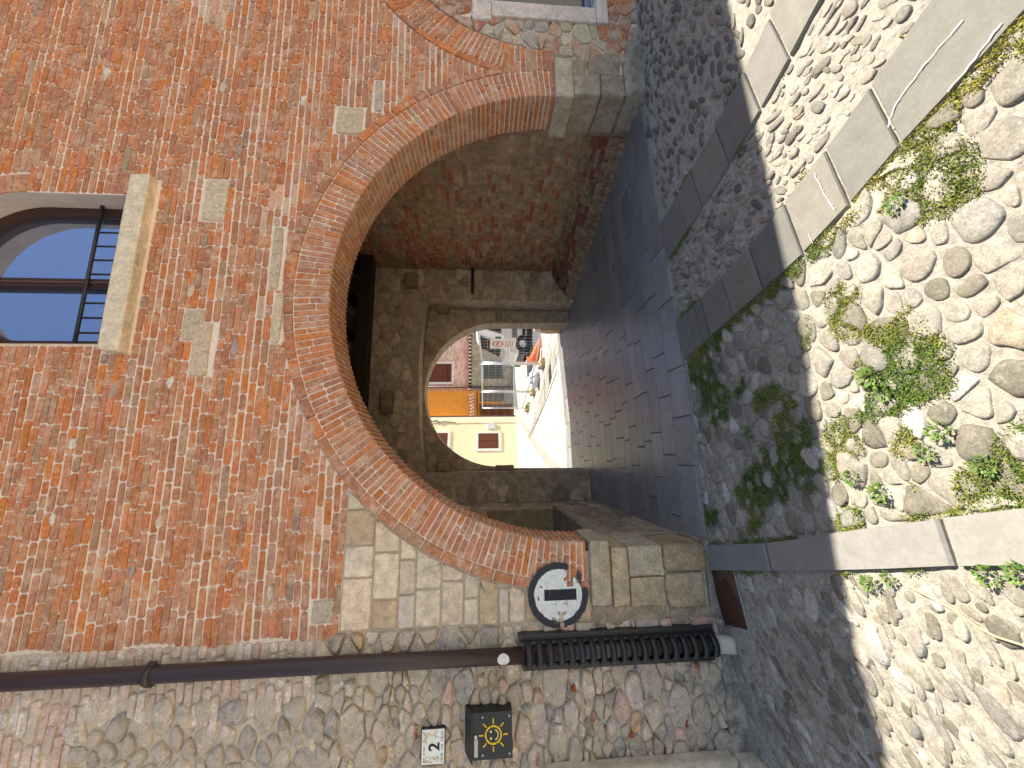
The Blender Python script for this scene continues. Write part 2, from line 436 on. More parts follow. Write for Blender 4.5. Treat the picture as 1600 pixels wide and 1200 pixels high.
def pebbles(bx, ok, ang, aj, la, wa, tries, colf, hh=(.25, .5), k=1.0, sharp=0):
    cell = .12; grid = {}; cnt = 0
    for _ in range(tries):
        x, y = rnd(bx[0], bx[1]), rnd(bx[2], bx[3])
        if not ok(x, y): continue
        l = rnd(*la)*.5; wd = rnd(*wa)*.5; a = ang+rnd(-aj, aj)
        ca, sa = math.cos(a), math.sin(a); gx, gy = int(x//cell), int(y//cell); good = True
        for i in range(gx-1, gx+2):
            for j in range(gy-1, gy+2):
                for (px, py, pl, pw, pa) in grid.get((i, j), ()):
                    dx, dy = px-x, py-y
                    u, v = dx*ca+dy*sa, -dx*sa+dy*ca
                    if (u/(l+pl))**2+(v/(wd+pw))**2 < k*k: good = False; break
                if not good: break
            if not good: break
        if not good: continue
        grid.setdefault((gx, gy), []).append((x, y, l, wd, a)); cnt += 1
        ex = rnd(1.7, 2.6); pts = []
        for t in range(12):
            th = 2*math.pi*t/12; c, s = math.cos(th), math.sin(th)
            u = math.copysign(abs(c)**(2/ex), c)*l*rnd(.93, 1.04); v = math.copysign(abs(s)**(2/ex), s)*wd*rnd(.9, 1.06)*(1+.18*c*rnd(-1, 1))
            pts.append((x+u*ca-v*sa, y+u*sa+v*ca))
        if not all(ok(*p) for p in pts): continue
        mb.stone(pts, PG, wd*rnd(*hh), 0, colf(), dome=True, tilt=.12, base=-.02)
    return cnt
okB = lambda x, y: xat(s2L, y)+.008 < x < xat(s1R, y)-.008 and -3.6 < y < .02
okA = lambda x, y: xat(s1L, y)+.008 < x < 6.5 and -3.6 < y < (.05 if x < 3.6 else -.02)
okD = lambda x, y: -3.2 < x < xat(kL, y)-.01 and -3.6 < y < -.02+(.05*x if x < 0 else 0) and not (-.56 < x < -.05 and y > -.34)
pebbles((1.5, 3.0, -3.6, .02), okB, R_(70), .7, (.05, .13), (.025, .06), 3200, lambda: mixc(pebble_col(), GC, rnd(0, .5)), (.12, .4), k=1.08)
pebbles((1.5, 3.0, -3.6, .02), okB, R_(70), .9, (.03, .06), (.018, .035), 2600, cobble_col, (.1, .4), k=1.1)
pebbles((2.3, 6.5, -3.6, .05), okA, R_(12), .5, (.05, .13), (.028, .055), 11000, pebble_col, (.2, .55), k=1.02)
pebbles((-3.2, .6, -3.6, 0), okD, R_(28), .5, (.06, .17), (.035, .08), 9000, cobble_col, (.12, .4), k=1.0)
pebbles((-3.2, .6, -3.6, 0), okD, R_(28), .8, (.03, .075), (.02, .042), 9000, cobble_col, (.12, .4), k=1.06)
o = mb.build('cobblestones', M_cobble); tag(o, kind='structure')

# passage paving
mb = MB(); y = .045
while y < 4.5:
    d = rnd(.17, .27); x = -.3+rnd(0, .4)
    xr = 4.2 if y < 3 else 3.3
    while x < xr:
        l = rnd(.3, .62)
        yy = y+ (.028 if x > 1.6 and y < .1 else 0)
        j = .003
        pts = [(x+.004+rnd(-j, j), y+.002), (x+l*.5, y+.002+rnd(-.001, .001)), (x+l-.004+rnd(-j, j), y+.002), (x+l-.004+rnd(-j, j), y+d-.002), (x+l*.5, y+d-.002), (x+.004+rnd(-j, j), y+d-.002)]
        mb.stone(pts, PG, .009+rnd(-.001, .001), .002, jit(random.choice([lin(164, 162, 160, .66), lin(172, 168, 165, .66), lin(156, 155, 154, .66)]), .08, .01), base=-.03, tilt=.003, smooth=False)
        x += l
    y += d
o = mb.build('passage_floor', M_polish); tag(o, kind='structure')

# ==================================================================== BRICK BUILDING
BB = empty('brick_building', (1.9, 0, 0), 'old red brick building with a wide round archway leading through to a sunlit street', 'building')
AC = (1.9, .9); RI, RO, RV = 1.853, 2.18, 2.105       # arch centre, intrados, extrados, voussoir top
A2 = (5.75, 1.0); RI2, RO2, RV2 = 1.515, 1.84, 1.775
WX0, WX1, WZ0, WSP = 1.46, 2.63, 4.235, 5.0; WC = ((WX0+WX1)/2, WSP); WR = (WX1-WX0)/2
def arcpts(c, r, a0, a1, n): return [(c[0]+r*math.cos(R_(a0+(a1-a0)*i/n)), c[1]+r*math.sin(R_(a0+(a1-a0)*i/n))) for i in range(n+1)]

wall = MB()
MC = mort_col()
bk = .003
# mortar backing in plates
notch = arcpts(AC, RI+.12, 180, 0, 48)
plate = [(-.55, -.35), (-.075, -.35), (-.075, .9)]+notch+[(4.70, .9)][:0]+[(3.873, .9), (3.873, -.1), (4.70, -.1), (4.70, 4.1), (-.55, 4.1)]
PB = lambda a, b, d: (a, .006-d, b)
def flat(pts, y=.006, col=MC, mat=1): wall.add([(a, y, b) for a, b in pts], [tuple(range(len(pts)))], col, mat, False)
flat(plate)
flat([(4.70, -.1), (6.7, -.1), (6.7, .55), (4.70, .55)]); flat([(4.70, 1.5), (6.7, 1.5), (6.7, 4.1), (4.70, 4.1)]); flat([(6.7, -.1), (14, -.1), (14, 4.1), (6.7, 4.1)])
flat([(-.55, 4.1), (WX0, 4.1), (WX0, 5.0), (-.55, 5.0)]); flat([(WX1, 4.1), (14, 4.1), (14, 5.0), (WX1, 5.0)])
flat([(-.55, 5.0), (WX0, 5.0)]+arcpts(WC, WR, 180, 0, 24)+[(14, 5.0), (14, 7.0), (-.55, 7.0)])
# bricks of the facade, course by course
def free_intervals(z):
    lo = -.46 if z > 2.53 else None
    iv = []
    # left limit
    lx = -.50+.02*math.sin(z*9) if z > 2.53 else 1e9
    iv = [[lx, 7.6]] if lx < 1e8 else [[AC[0], 7.6]]
    cuts = []
    if z < AC[1]+RO: h = math.sqrt(max(0, RO**2-(z-AC[1])**2)); cuts.append((AC[0]-h, AC[0]+h))
    if z < A2[1]+RO2: h = math.sqrt(max(0, RO2**2-(z-A2[1])**2)) if z > A2[1] else RO2; cuts.append((A2[0]-h, A2[0]+h))
    if z < 1.38: cuts.append((AC[0], A2[0]+RO2))
    if 4.09 < z < 4.26: cuts.append((1.395, 2.775))
    elif 4.2 <= z < WSP: cuts.append((WX0-.01, WX1+.01))
    elif WSP <= z < WSP+WR+.2:
        rr = WR+.17; h = math.sqrt(max(0, rr**2-(z-WSP)**2)); cuts.append((WC[0]-h, WC[0]+h))
    for px0, px1, pz0, pz1 in PATCH:
        if pz0-.02 < z < pz1+.02: cuts.append((px0-.008, px1+.008))
    for c0, c1 in cuts:
        nv = []
        for a, b in iv:
            if c1 <= a or c0 >= b: nv.append([a, b]); continue
            if c0 > a: nv.append([a, c0])
            if c1 < b: nv.append([c1, b])
        iv = nv
    return iv
PATCH = [(2.445, 2.79, 3.575, 3.735), (1.24, 1.62, 3.56, 3.66), (1.50, 1.72, 3.63, 3.75), (3.27, 3.52, 2.60, 2.79), (1.9, 2.40, 3.135, 3.19), (1.48, 1.85, 3.085, 3.13), (3.5, 3.8, 2.45, 2.50), (-.40, -.27, 2.58, 2.70)]
z = .96; ci = 0
while z < 6.6:
    ch = rnd(.044, .053); z1 = z+ch
    for a, b in free_intervals((z+z1)/2):
        x = a+rnd(.002, .006)
        while x < b-.02:
            u = random.random(); l = rnd(.15, .235) if u < .66 else rnd(.075, .13)
            if b-(x+l) < .05: l = b-x-.003
            wob = lambda xx: .008*math.sin(xx*1.7+ci*.9)+.012*n3(xx, z, 1, .8)
            jg = rnd(.006, .0105)
            pts = [(p, q+wob(p)) for p, q in rbrick(x+jg*.6, x+l-jg*.6, z+jg*.6, z1-jg*.6, .0018)]
            xm = x+l/2; d = .25 if (xm < -.25 and z > 2.9) else 0
            if n3(xm, z, 7, 1.7)+.5*n3(xm, z, 2, 5) > .52 and random.random() < .7:
                hgt = rnd(-.001, .003); cc = mixc(brick_col(xm, z, .5), MC, rnd(.2, .5))
            else: hgt = rnd(.001, .006); cc = brick_col(xm, z, d)
            wall.stone(pts, PF, hgt, rnd(.002, .005), cc, base=-.01, tilt=.02)
            x += l
    z = z1+rnd(-.0005, .0015); ci += 1
for px0, px1, pz0, pz1 in PATCH:
    pts = rbrick(px0-.003, px1+.003, pz0-.006, pz1+.006, .007, .012)
    wall.stone(chaikin(pts), PF, .008, .006, jit(random.choice([lin(206, 182, 152), lin(214, 190, 154), lin(194, 176, 154)]), .08, .02), base=-.01)
for _ in range(26):      # white lime patches and odd pale bricks
    x, z = rnd(-.3, 4.6), rnd(2.7, 5.2)
    if (x-AC[0])**2+(z-AC[1])**2 < (RO+.1)**2 or (WX0-.1 < x < WX1+.15 and z > 4.0): continue
    a = rnd(.015, .04); pts = [(x+a*1.7*math.cos(t*.5236)*rnd(.6, 1.2), z+a*.7*math.sin(t*.5236)*rnd(.6, 1.2)) for t in range(12)]
    wall.stone(pts, PF, .011, .004, jit(random.choice([lin(222, 208, 190), lin(176, 160, 144), lin(212, 194, 166)]), .1, .02), base=-.01)
wall.build('wall', [M_brick, M_mortar], BB)

# main arch: voussoir bricks on the face and along the soffit
arch = MB(); SOF = .36
def polar(c, r, th): return (c[0]+r*math.cos(th), c[1]+r*math.sin(th))
ring0 = arcpts(AC, RI+.006, 180, 0, 72); ring1 = arcpts(AC, RO-.006, 180, 0, 72)
for i in range(72):
    q = [ring0[i], ring0[i+1], ring1[i+1], ring1[i]]
    arch.add([(a, .0025, b) for a, b in q], [(0, 1, 2, 3)], MC, 1, False)
    a, b = ring0[i], ring0[i+1]
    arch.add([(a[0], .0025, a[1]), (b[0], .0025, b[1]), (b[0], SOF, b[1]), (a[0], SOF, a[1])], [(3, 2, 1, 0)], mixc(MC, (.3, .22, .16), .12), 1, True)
def voussoirs(mb, c, ri, rv, th0, th1, soffit=True, step=.0475):
    th = th0
    while th < th1-.004:
        dt = rnd(.92, 1.08)*step/((ri+rv)/2); t1 = min(th+dt, th1)
        gp = rnd(.0045, .0072)/((ri+rv)/2); a, b = th+gp, t1-gp
        split = random.random() < .55
        rs = [(ri, rv)] if not split else [(ri, (ri*(1-k)+rv*k)-.004) for k in [rnd(.3, .7)]]
        if split: rs = [rs[0], (rs[0][1]+.008, rv)]
        for r0, r1 in rs:
            n = 3; pts = []
            cr = .006
            pts += [polar(c, r0, a+gp*.3), polar(c, r0, (a+b)/2), polar(c, r0, b-gp*.3)] if r0 == ri else [polar(c, r0, a+gp), polar(c, r0-.001, (a+b)/2), polar(c, r0, b-gp)]
            pts += [polar(c, r0+cr*1.5, b), polar(c, (r0+r1)/2, b), polar(c, r1-cr, b), polar(c, r1, b-gp*1.4), polar(c, r1, (a+b)/2), polar(c, r1, a+gp*1.4), polar(c, r1-cr, a), polar(c, (r0+r1)/2, a), polar(c, r0+cr*1.5, a)]
            pts = [(p+rnd(-.0015, .0015), q+rnd(-.0015, .0015)) for p, q in pts]
            xm, zm = pts[0]
            mb.stone(pts, PF, rnd(.004, .009), .004, brick_col(xm, 0, -.1, random.random() < .8), base=-.008, tilt=.02)
        if soffit:
            Ps = lambda s, yy, d: (c[0]+(ri-d)*math.cos(s), yy, c[1]+(ri-d)*math.sin(s))
            y0 = -.004
            dep = [rnd(.1, .25)] if random.random() < .6 else [rnd(.08, .13), rnd(.2, .26)]
            for y1 in dep+[SOF]:
                yy1 = y1-.004
                ga_ = gp*.35; pts = [(b-ga_, y0), (a+ga_, y0), (a+ga_, (y0+yy1)/2), (a+ga_, yy1), (b-ga_, yy1), (b-ga_, (y0+yy1)/2)]
                pts = [(p+rnd(-.0006, .0006), q+rnd(-.002, .002)) for p, q in pts]
                cc = brick_col(2, 0, 0, True)
                if .7 < th < 2.3: cc = mixc(cc, lin(196, 146, 96), rnd(.1, .6))
                mb.stone(pts, lambda s, q, d: Ps(s, q, d), rnd(.003, .007), .003, cc, base=-.008)
                y0 = y1+.005
        th = t1
voussoirs(arch, AC, RI, RV, R_(0.2), R_(180.5))
arch.build('arch', [M_brick, M_mortar], BB)
mould = MB(); th = R_(14)
while th < R_(181):
    dt = rnd(.13, .24)/RO; a, b = th+.0025, min(th+dt, R_(181))-.0025; n = 6
    pts = [polar(AC, RV+.008, a+(b-a)*i/n) for i in range(n+1)]+[polar(AC, RO-.002, b+(a-b)*i/n) for i in range(n+1)]
    mould.stone(pts, PF, rnd(.012, .017), .006, brick_col(polar(AC, RO, a)[0], 0, 0, True), base=-.01); th += dt
mould.build('arch_moulding', [M_brick], BB)
# second arch to the right and its shared springing
arch2 = MB()
r0 = arcpts(A2, RI2, 180, 90, 36); r1 = arcpts(A2, RO2-.004, 180, 90, 36)
r0 = arcpts(A2, RI2, 180, 0, 72); r1 = arcpts(A2, RO2-.004, 180, 0, 72)
for i in range(72): arch2.add([(a, .0015, b) for a, b in (r0[i], r0[i+1], r1[i+1], r1[i])], [(0, 1, 2, 3)], MC, 1, False)
voussoirs(arch2, A2, RI2, RV2, R_(0), R_(167), False)
th = R_(0)
while th < R_(167):
    dt = rnd(.13, .24)/RO2; a, b = th+.0025, min(th+dt, R_(167))-.0025; n = 5
    pts = [polar(A2, RV2+.008, a+(b-a)*i/n) for i in range(n+1)]+[polar(A2, RO2-.002, b+(a-b)*i/n) for i in range(n+1)]
    arch2.stone(pts, PF, rnd(.008, .014), .005, brick_col(4.5, 0, 0, True), base=-.01); th += dt
z = .965
while z < 1.37:
    z1 = z+rnd(.044, .052); zm = (z+z1)/2
    xa = AC[0]+math.sqrt(RO**2-(zm-AC[1])**2)-.30; xb = A2[0]-math.sqrt(RI2**2-(zm-A2[1])**2)
    xa = AC[0]+math.sqrt(RV**2-(zm-AC[1])**2)+.004
    x = xa
    while x < xb-.02:
        l = rnd(.12, .24)
        if xb-(x+l) < .05: l = xb-x
        arch2.stone(rbrick(x+.004, x+l-.004, z+.004, z1-.004), PF, rnd(.005, .010), .004, brick_col(x, 0, 0), base=-.01, tilt=.02); x += l
    z = z1
arch2.build('relieving_arch', [M_brick, M_mortar], BB)

# pale squared stones left of the arch
quoin = MB()
quoin.add([(-.5, .004, -.3), (-.02, .004, -.3), (-.02, .004, 1.0), (.42, .004, 2.53), (-.5, .004, 2.53)], [(0, 1, 2, 3, 4)], lin(205, 190, 165, .85), 1, False)
zc = [.87, .985, 1.10, 1.225, 1.32, 1.43, 1.50, 1.63, 1.73, 1.88, 2.05, 2.16, 2.33, 2.525]
for z0, z1 in zip(zc, zc[1:]):
    xr = AC[0]-math.sqrt(max(0, (RO+.008)**2-((z0+z1)/2-AC[1])**2)); xl = -.455
    spans = []; x = xl
    while x < xr-.02:
        l = rnd(.16, .36)
        if xr+.12-(x+l) < .12: l = xr+.15-x
        spans.append((x, x+l)); x += l
    for xa, xb in spans:
        j = .003; gq = .006; pts = []
        N = 6
        for i in range(N): pts.append((xa+gq+(xb-xa-2*gq)*i/N, z0+gq))
        for i in range(N): pts.append((xb-gq, z0+gq+(z1-z0-2*gq)*i/N))
        for i in range(N): pts.append((xb-gq-(xb-xa-2*gq)*i/N, z1-gq))
        for i in range(N): pts.append((xa+gq, z1-gq-(z1-z0-2*gq)*i/N))
        out = []
        for p, q in pts:
            lim = AC[0]-math.sqrt(max(0, (RO+.012)**2-(q-AC[1])**2)); out.append((min(p, lim)+rnd(-j, j), q+rnd(-j, j)))
        if max(p for p, q in out)-min(p for p, q in out) < .03: continue
        quoin.stone(out, PF, rnd(.006, .014), .005, lime_col(), base=-.01, tilt=.03)
quoin.build('quoin_stones', [M_stone, M_mortar], BB)

# left impost and pier
imp = MB(); imp.block(-.36, .055, -.05, .40, .735, .868, lin(197, 182, 152, .92), .010, 7, .010); imp.build('impost', M_weather, BB)
pier = MB()
pier.block(-.37, .004, -.03, .385, .60, .715, lin(201, 181, 144, .92), .009, 7, .011)
pier.block(-.19, .006, -.022, .385, .345, .592, lin(196, 183, 154, .92), .012, 8, .013); pier.block(-.385, -.20, -.026, .3, .345, .592, lin(197, 177, 143, .92), .012, 8, .013)
pier.block(-.17, .012, -.03, .385, .03, .338, lin(179, 156, 120, .92), .03, 9, .016); pier.block(-.40, -.176, -.035, .3, .06, .338, lin(187, 168, 135, .92), .03, 9, .018)
pier.block(-.55, -.39, -.012, .3, -.1, .33, lin(170, 154, 130, .92), .03, 6, .014); pier.block(-.47, .03, -.028, .39, -.12, .035, lin(150, 140, 124, .92), .02, 6, .012)
pier.block(-.50, -.365, -.008, .3, .34, .87, lin(177, 161, 134, .92), .02, 6, .012)
pier.build('pier', M_weather, BB)
# right impost and pier
imp = MB(); imp.block(3.70, 4.12, -.045, .40, .80, .965, lin(198, 185, 160, .92), .014, 7, .014); imp.build('impost', M_weather, BB)
pier = MB()
pier.block(3.755, 3.98, -.03, .38, .555, .80, lin(178, 165, 142, .92), .014, 6, .008); pier.block(3.985, 4.20, -.012, .3, .66, .965, lin(170, 156, 130, .92), .02, 6, .012)
pier.block(3.985, 4.22, -.02, .3, .36, .65, lin(169, 156, 132, .92), .016, 6, .01)
pier.block(3.76, 3.985, -.03, .38, .33, .55, lin(170, 157, 134, .92), .02, 6, .012)
pier.block(3.77, 4.16, -.055, .40, .06, .335, lin(171, 162, 145, .92), .05, 8, .02)
pier.block(4.14, 4.40, -.03, .3, .06, .30, lin(162, 151, 131, .92), .05, 8, .02)
pier.build('pier', M_weather, BB)

# patchy infill under the second arch
inf = MB()
IW = (4.55, 6.73, .43, 1.70)
def okI(x, z):
    if IW[0] < x < IW[1] and IW[2] < z < IW[3]: return False
    if z > A2[1]: return (x-A2[0])**2+(z-A2[1])**2 < (RI2-.03)**2
    return 4.22 < x < 7.3 and z > .16
def brickish(x, z): return n3(x, z, 4, 2.2) > .05 or (z < .5 and x < 5.2)
for (p, poly) in aniso_cells((4.1, 7.4, .1, 2.6), lambda x, z: rnd(.035, .085), okI, 0, 1.35, 9000, .84, .085):
    if len(poly) < 4: continue
    q = chaikin(shrink(poly, .006), 1, .13)
    q = [((min(a, IW[0]) if p[0] < IW[0] else a), (min(b, IW[2]) if p[1] < IW[2] and IW[0] <= p[0] <= IW[1] else max(b, IW[3]) if p[1] > IW[3] and IW[0] <= p[0] <= IW[1] else b)) for a, b in q]
    q2 = []
    for a, b in q:
        dd = math.hypot(a-A2[0], b-A2[1])
        if b > A2[1] and dd > RI2-.008: k_ = (RI2-.008)/dd; a, b = A2[0]+(a-A2[0])*k_, A2[1]+(b-A2[1])*k_
        q2.append((a, b))
    q = q2
    if brickish(*p[:2]): c = mixc(brick_col(p[0], 0, .3), lin(150, 120, 95), rnd(0, .5))
    else: c = random.choice([lin(196, 186, 150), lin(206, 196, 170), lin(170, 165, 150), lin(200, 160, 130)])
    inf.stone(q, PF, rnd(.004, .016), .006, jit(c, .12, .03), base=-.01, tilt=.06)
inf.build('infill_wall', [M_rubble, M_mortar], BB)

# --- upper window
def window_part(name, label=None):
    o = bpy.data.objects.new(name, None)
W1 = MB()
outer = [(WX0, WZ0), (WX1, WZ0)]+arcpts(WC, WR, 0, 180, 30)
inn_c = WC; fr = WR-.072
inner = [(WX0+.072, WZ0+.05), (WX1-.072, WZ0+.05)]+arcpts(WC, fr, 0, 180, 30)
n = len(outer); dk = lin(66, 44, 36)
for ya, yb in ((.17, .24),):
    vs = [(a, ya, b) for a, b in outer]+[(a, ya, b) for a, b in inner]+[(a, yb, b) for a, b in inner]
    fs = [(i, (i+1) % n, n+(i+1) % n, n+i) for i in range(n)]+[(n+i, n+(i+1) % n, 2*n+(i+1) % n, 2*n+i) for i in range(n)]
    W1.add(vs, fs, dk, 0, False)
win = W1.build('window', M_wood, BB)
gl = MB(); gl.add([(a, .225, b) for a, b in inner], [tuple(range(n))], (.1, .1, .1), 0, False); gl.build('pane', M_glass, win)
ml = MB(); xm = 1.99; ml.box(xm-.032, xm+.032, .155, .222, WZ0+.03, WSP+fr-.01, dk); ml.box(xm-.008, xm+.008, .145, .157, WZ0+.03, WSP+fr-.03, lin(90, 62, 48)); ml.build('mullion', M_wood, win)
rv = MB()
rvp = [(WX1, WZ0)]+arcpts(WC, WR, 0, 180, 30)+[(WX0, WZ0)]
for (a, b) in zip(rvp, rvp[1:]):
    rv.add([(a[0], -.006, a[1]), (b[0], -.006, b[1]), (b[0], .172, b[1]), (a[0], .172, a[1])], [(0, 1, 2, 3)], lin(206, 186, 172), 0, True)
rv.build('reveal', M_plaster, win)
hd = MB(); th = 0
while th < math.pi:          # brick head of the window
    dt = .05/(WR+.085)
    pts = [polar(WC, WR+.006, th+.003), polar(WC, WR+.006, th+dt-.003), polar(WC, WR+.155, th+dt-.004), polar(WC, WR+.155, th+.004)]
    hd.stone(pts, PF, .007, .004, brick_col(2, 4.5, .2), base=-.01); th += dt
hd.build('window_head', M_brick, win)
sl = MB(); sl.block(1.395, 2.775, -.075, .20, 4.098, 4.238, lin(218, 206, 178), .012, 12, .010); sl.build('sill', M_stone, win)
gr = MB(); yr = .135
gr.tube([(WX0-.01, yr, 4.59), (WX1+.01, yr, 4.59)], .013, (.03, .025, .025), 8); gr.tube([(WX0-.01, yr, 4.27), (WX1+.01, yr, 4.27)], .009, (.03, .025, .025), 8)
for k in range(9): x = 1.585+k*.1165; gr.tube([(x, yr, 4.235), (x, yr, 4.59)], .0085, (.03, .025, .025), 6)
gr.build('guard_rail', M_metal, win)
# --- lower right window with white stone surround
fr2 = MB(); wc_ = lin(216, 206, 192, .95)
fr2.block(4.555, 6.725, -.03, .12, .435, .545, wc_, .008, 8, .003); fr2.block(4.555, 4.725, -.028, .14, .548, 1.515, wc_, .008, 6, .003)
fr2.block(6.555, 6.725, -.028, .14, .548, 1.515, wc_, .008, 6, .003); fr2.block(4.50, 6.78, -.03, .14, 1.518, 1.69, wc_, .008, 8, .003)
win2 = fr2.build('window', M_stone, BB)
g2 = MB(); g2.box(4.70, 6.57, .17, .18, .50, 1.54, (.05, .05, .05)); g2.build('pane', M_glass2, win2)
f3 = MB()
for xa in (4.722, 5.60): f3.box(xa, xa+.06, .12, .168, .53, 1.53, lin(120, 132, 146)); 
f3.box(4.78, 5.60, .125, .165, .545, .60, lin(120, 132, 146)); f3.box(5.66, 6.55, .125, .165, .545, .60, lin(120, 132, 146)); f3.build('sash', M_wood, win2)

# --- painted roundel on the wall left of the arch
pt = MB(); pc = (-.285, 1.095); pr = .205
N = 150; st = 2*pr/N*1.06
def paint_col(u, v):
    r = math.hypot(u, v)
    rr = r+.004*n3(u, v, 0, 40)
    if rr > pr: return None
    chip = n3(u+3, v, 1, 26)+.6*n3(u, v, 5, 70)
    if chip > .60 or (n3(u, v, 9, 9)+.3*n3(u, v, 2, 60) > .60): return None
    # lost paint over the brick courses to the right and a bite at lower left
    if u > .105 and -.15 < v < -.06 and n3(u*.3, v, 0, 45) > -.12: return None
    if u > .048 and -.105 < v < -.06 and u < .13: return None
    if u > .04 and v < -.16 and n3(u, v, 3, 30) > -.2: return None
    if -.16 < u < -.10 and -.05 < v < .05 and n3(u, v, 3, 30) > .15: return None
    if rr > pr-.043 and u < -.12 and abs(v+.02) < .015: return None
    if rr > pr-.043: return jit(lin(62, 62, 66), .15, .02)
    if abs(u) < .035 and -.125 < v < .095: return jit(lin(48, 48, 52), .15, .02)
    return jit(lin(232, 230, 224), .06, .01)
for i in range(N):
    for j in range(N):
        u, v = (i-N/2)*st, (j-N/2)*st; c = paint_col(u+st/2, v+st/2)
        if c is None: continue
        x, z = pc[0]+u, pc[1]+v; yy = -.0235+.003*n3(x, z, 0, 30)
        pt.add([(x, yy, z), (x+st, yy, z), (x+st, yy, z+st), (x, yy, z+st)], [(0, 1, 2, 3)], c, 0, False)
pm = pt.build('painted_sign', M_paintm, BB); pm['label'] = 'white painted roundel with black ring and black bar, chipped'

# --- passage behind the arch
DK = lin(172, 156, 134)
pw = MB()     # right side wall, with brick showing through worn plaster
PRW = lambda a, b, d: (3.76-(a-.36)*.052-d, a, b)
pw.add([PRW(.36, -.1, 0), PRW(3.0, -.1, 0), PRW(3.0, 3.8, 0), PRW(.36, 3.8, 0)], [(0, 1, 2, 3)][:0]+[(3, 2, 1, 0)], lin(160, 136, 108), 1, False)
z = .3
while z < 3.7:
    z1 = z+rnd(.05, .06); y = .37+rnd(0, .1)
    while y < 2.95:
        l = rnd(.1, .22); pl = .75*n3(y, z, 3, 1.4)+.7*n3(y, z, 8, 7)+rnd(-.55, .55)
        lower = y > 1.6 and z < 2.2
        if pl < (.05 if y > 2.0 else -.32) and y+l < 2.99:
            c = mixc(brick_col(y, 0, .1), lin(112, 66, 46), .5); h = rnd(-.004, .010)
            q = rbrick(y+.005, y+l-.005, z+.005, z1-.005); q.reverse(); pw.stone(q, PRW, h, .004, c, base=-.01)
        elif random.random() < .6 and y+l < 2.99:
            q = rbrick(y+.002, y+l-.002, z+.002, z1-.002, .007); q.reverse(); pw.stone(q, PRW, rnd(-.004, .010), .010, jit(lin(168, 142, 112), .22, .03), base=-.01)
        y += l
    z = z1
pw.build('passage_wall', [M_dark, M_dark], BB)
sk = MB()     # sloping brick footing along the right wall
for i in range(62):
    for j in range(9):
        y0 = .4+2.6*i/62; y1 = .4+2.6*(i+1)/62
        def pos(y, t):
            k = (y-.4)/2.6; bx = 3.735-.60*k; tx = 3.755-.052*(y-.36)-.01; zt = .60-.13*k; zb = g(bx, y)-.01
            s = t**1.6
            return (bx+(tx-bx)*s, y, zb+(zt-zb)*(t**.75))
        t0, t1 = j/9, (j+1)/9
        q = [pos(y0, t0), pos(y1, t0), pos(y1, t1), pos(y0, t1)]
        br = 3 <= j <= 6 and n3(y0*1.3, j*.9, 2, 3) > -.05
        q = [tuple(Vector(p)+Vector((rnd(-.006, .006), 0, rnd(-.006, .006)))) for p in q]
        sk.add(q, [(3, 2, 1, 0)], jit(lin(134, 84, 64) if br else lin(150, 128, 102), .2, .04), 0, False)
sk.build('wall_footing', M_dark, BB)
lw = MB()     # left side wall with a deep niche
PLW = lambda a, b, d: (d, a, b)
lc = lin(176, 158, 128)
for (y0, y1, z0, z1) in ((.36, .55, -.3, 3.8), (2.1, 3.05, -.3, 3.8), (.55, 2.1, -.3, .72), (.55, 2.1, 1.56, 3.8)):
    lw.add([(0, y0, z0), (0, y1, z0), (0, y1, z1), (0, y0, z1)], [(0, 1, 2, 3)], lc, 1, False)
def okL(y, z): return .38 < y < 3.0 and -.05 < z < 3.5 and not (.50 < y < 2.15 and .66 < z < 1.62)
for (p, poly) in aniso_cells((.3, 3.1, -.1, 3.5), lambda a, b: rnd(.05, .1), okL, 0, 1.5, 6000, .85, .1):
    q = chaikin(shrink(poly, .01), 1, .2)
    if len(q) < 5 or any(not okL(a, b) for a, b in q): continue
    lw.stone(q, PLW, rnd(.003, .012), .01, mixc(dark_col(), lin(140, 100, 76), rnd(0, .5)), base=-.01, tilt=.08)
lw.build('passage_wall', [M_dark, M_dark], BB)
nc = MB()
nc.add([(-.42, .55, .72), (-.42, 2.1, .72), (-.42, 2.1, 1.56), (-.42, .55, 1.56)], [(0, 1, 2, 3)], lc, 0, False)
nc.add([(-.42, 2.1, .72), (0, 2.1, .72), (0, 2.1, 1.56), (-.42, 2.1, 1.56)], [(0, 1, 2, 3)], lin(150, 134, 106), 0, False)
nc.add([(-.42, .55, .72), (-.42, .55, 1.56), (0, .55, 1.56), (0, .55, .72)], [(0, 1, 2, 3)], lc, 0, False)
nc.add([(-.42, .55, 1.56), (-.42, 2.1, 1.56), (0, 2.1, 1.56), (0, .55, 1.56)], [(0, 1, 2, 3)], lc, 0, False)
nc.block(-.43, .035, .50, 2.14, .675, .735, lin(150, 138, 118), .01, 6, .004)
nc.build('niche', M_dark, BB)

# back wall of the passage: stepped recess, then the round arch to the street
bw = MB(); YB, YR, YE = 3.0, 3.43, 3.74
BCc = (1.69, 1.345); BR = 1.2
PBk = lambda a, b, d: (a, YB-d, b)
rec_top = [(3.108, 2.47), (2.9, 2.515), (2.5, 2.555), (2.1, 2.575), (1.75, 2.575), (1.4, 2.56), (1.0, 2.53), (.7, 2.49), (.45, 2.45)]
front = [(-.1, -.2), (.43, -.2), (.43, 2.44)]+list(reversed(rec_top))+[(3.108, -.2), (3.9, -.2), (3.9, 3.8), (-.1, 3.8)]
def prism_y(mb, pts, y0, y1, col, mat=0): mb.prism(pts, lambda a, b, d: (a, d, b), y0, y1, col, mat)
prism_y(bw, front, YB, YR+.0, DK, 1)
inner_w = [(.33, -.2), (.44, -.2), (.46, 1.2)]+arcpts(BCc, BR, 180, 0, 40)+[(2.90, -.2), (3.25, -.2), (3.25, 2.9), (.33, 2.9)]
prism_y(bw, inner_w, YR-.002, YE, DK, 1)
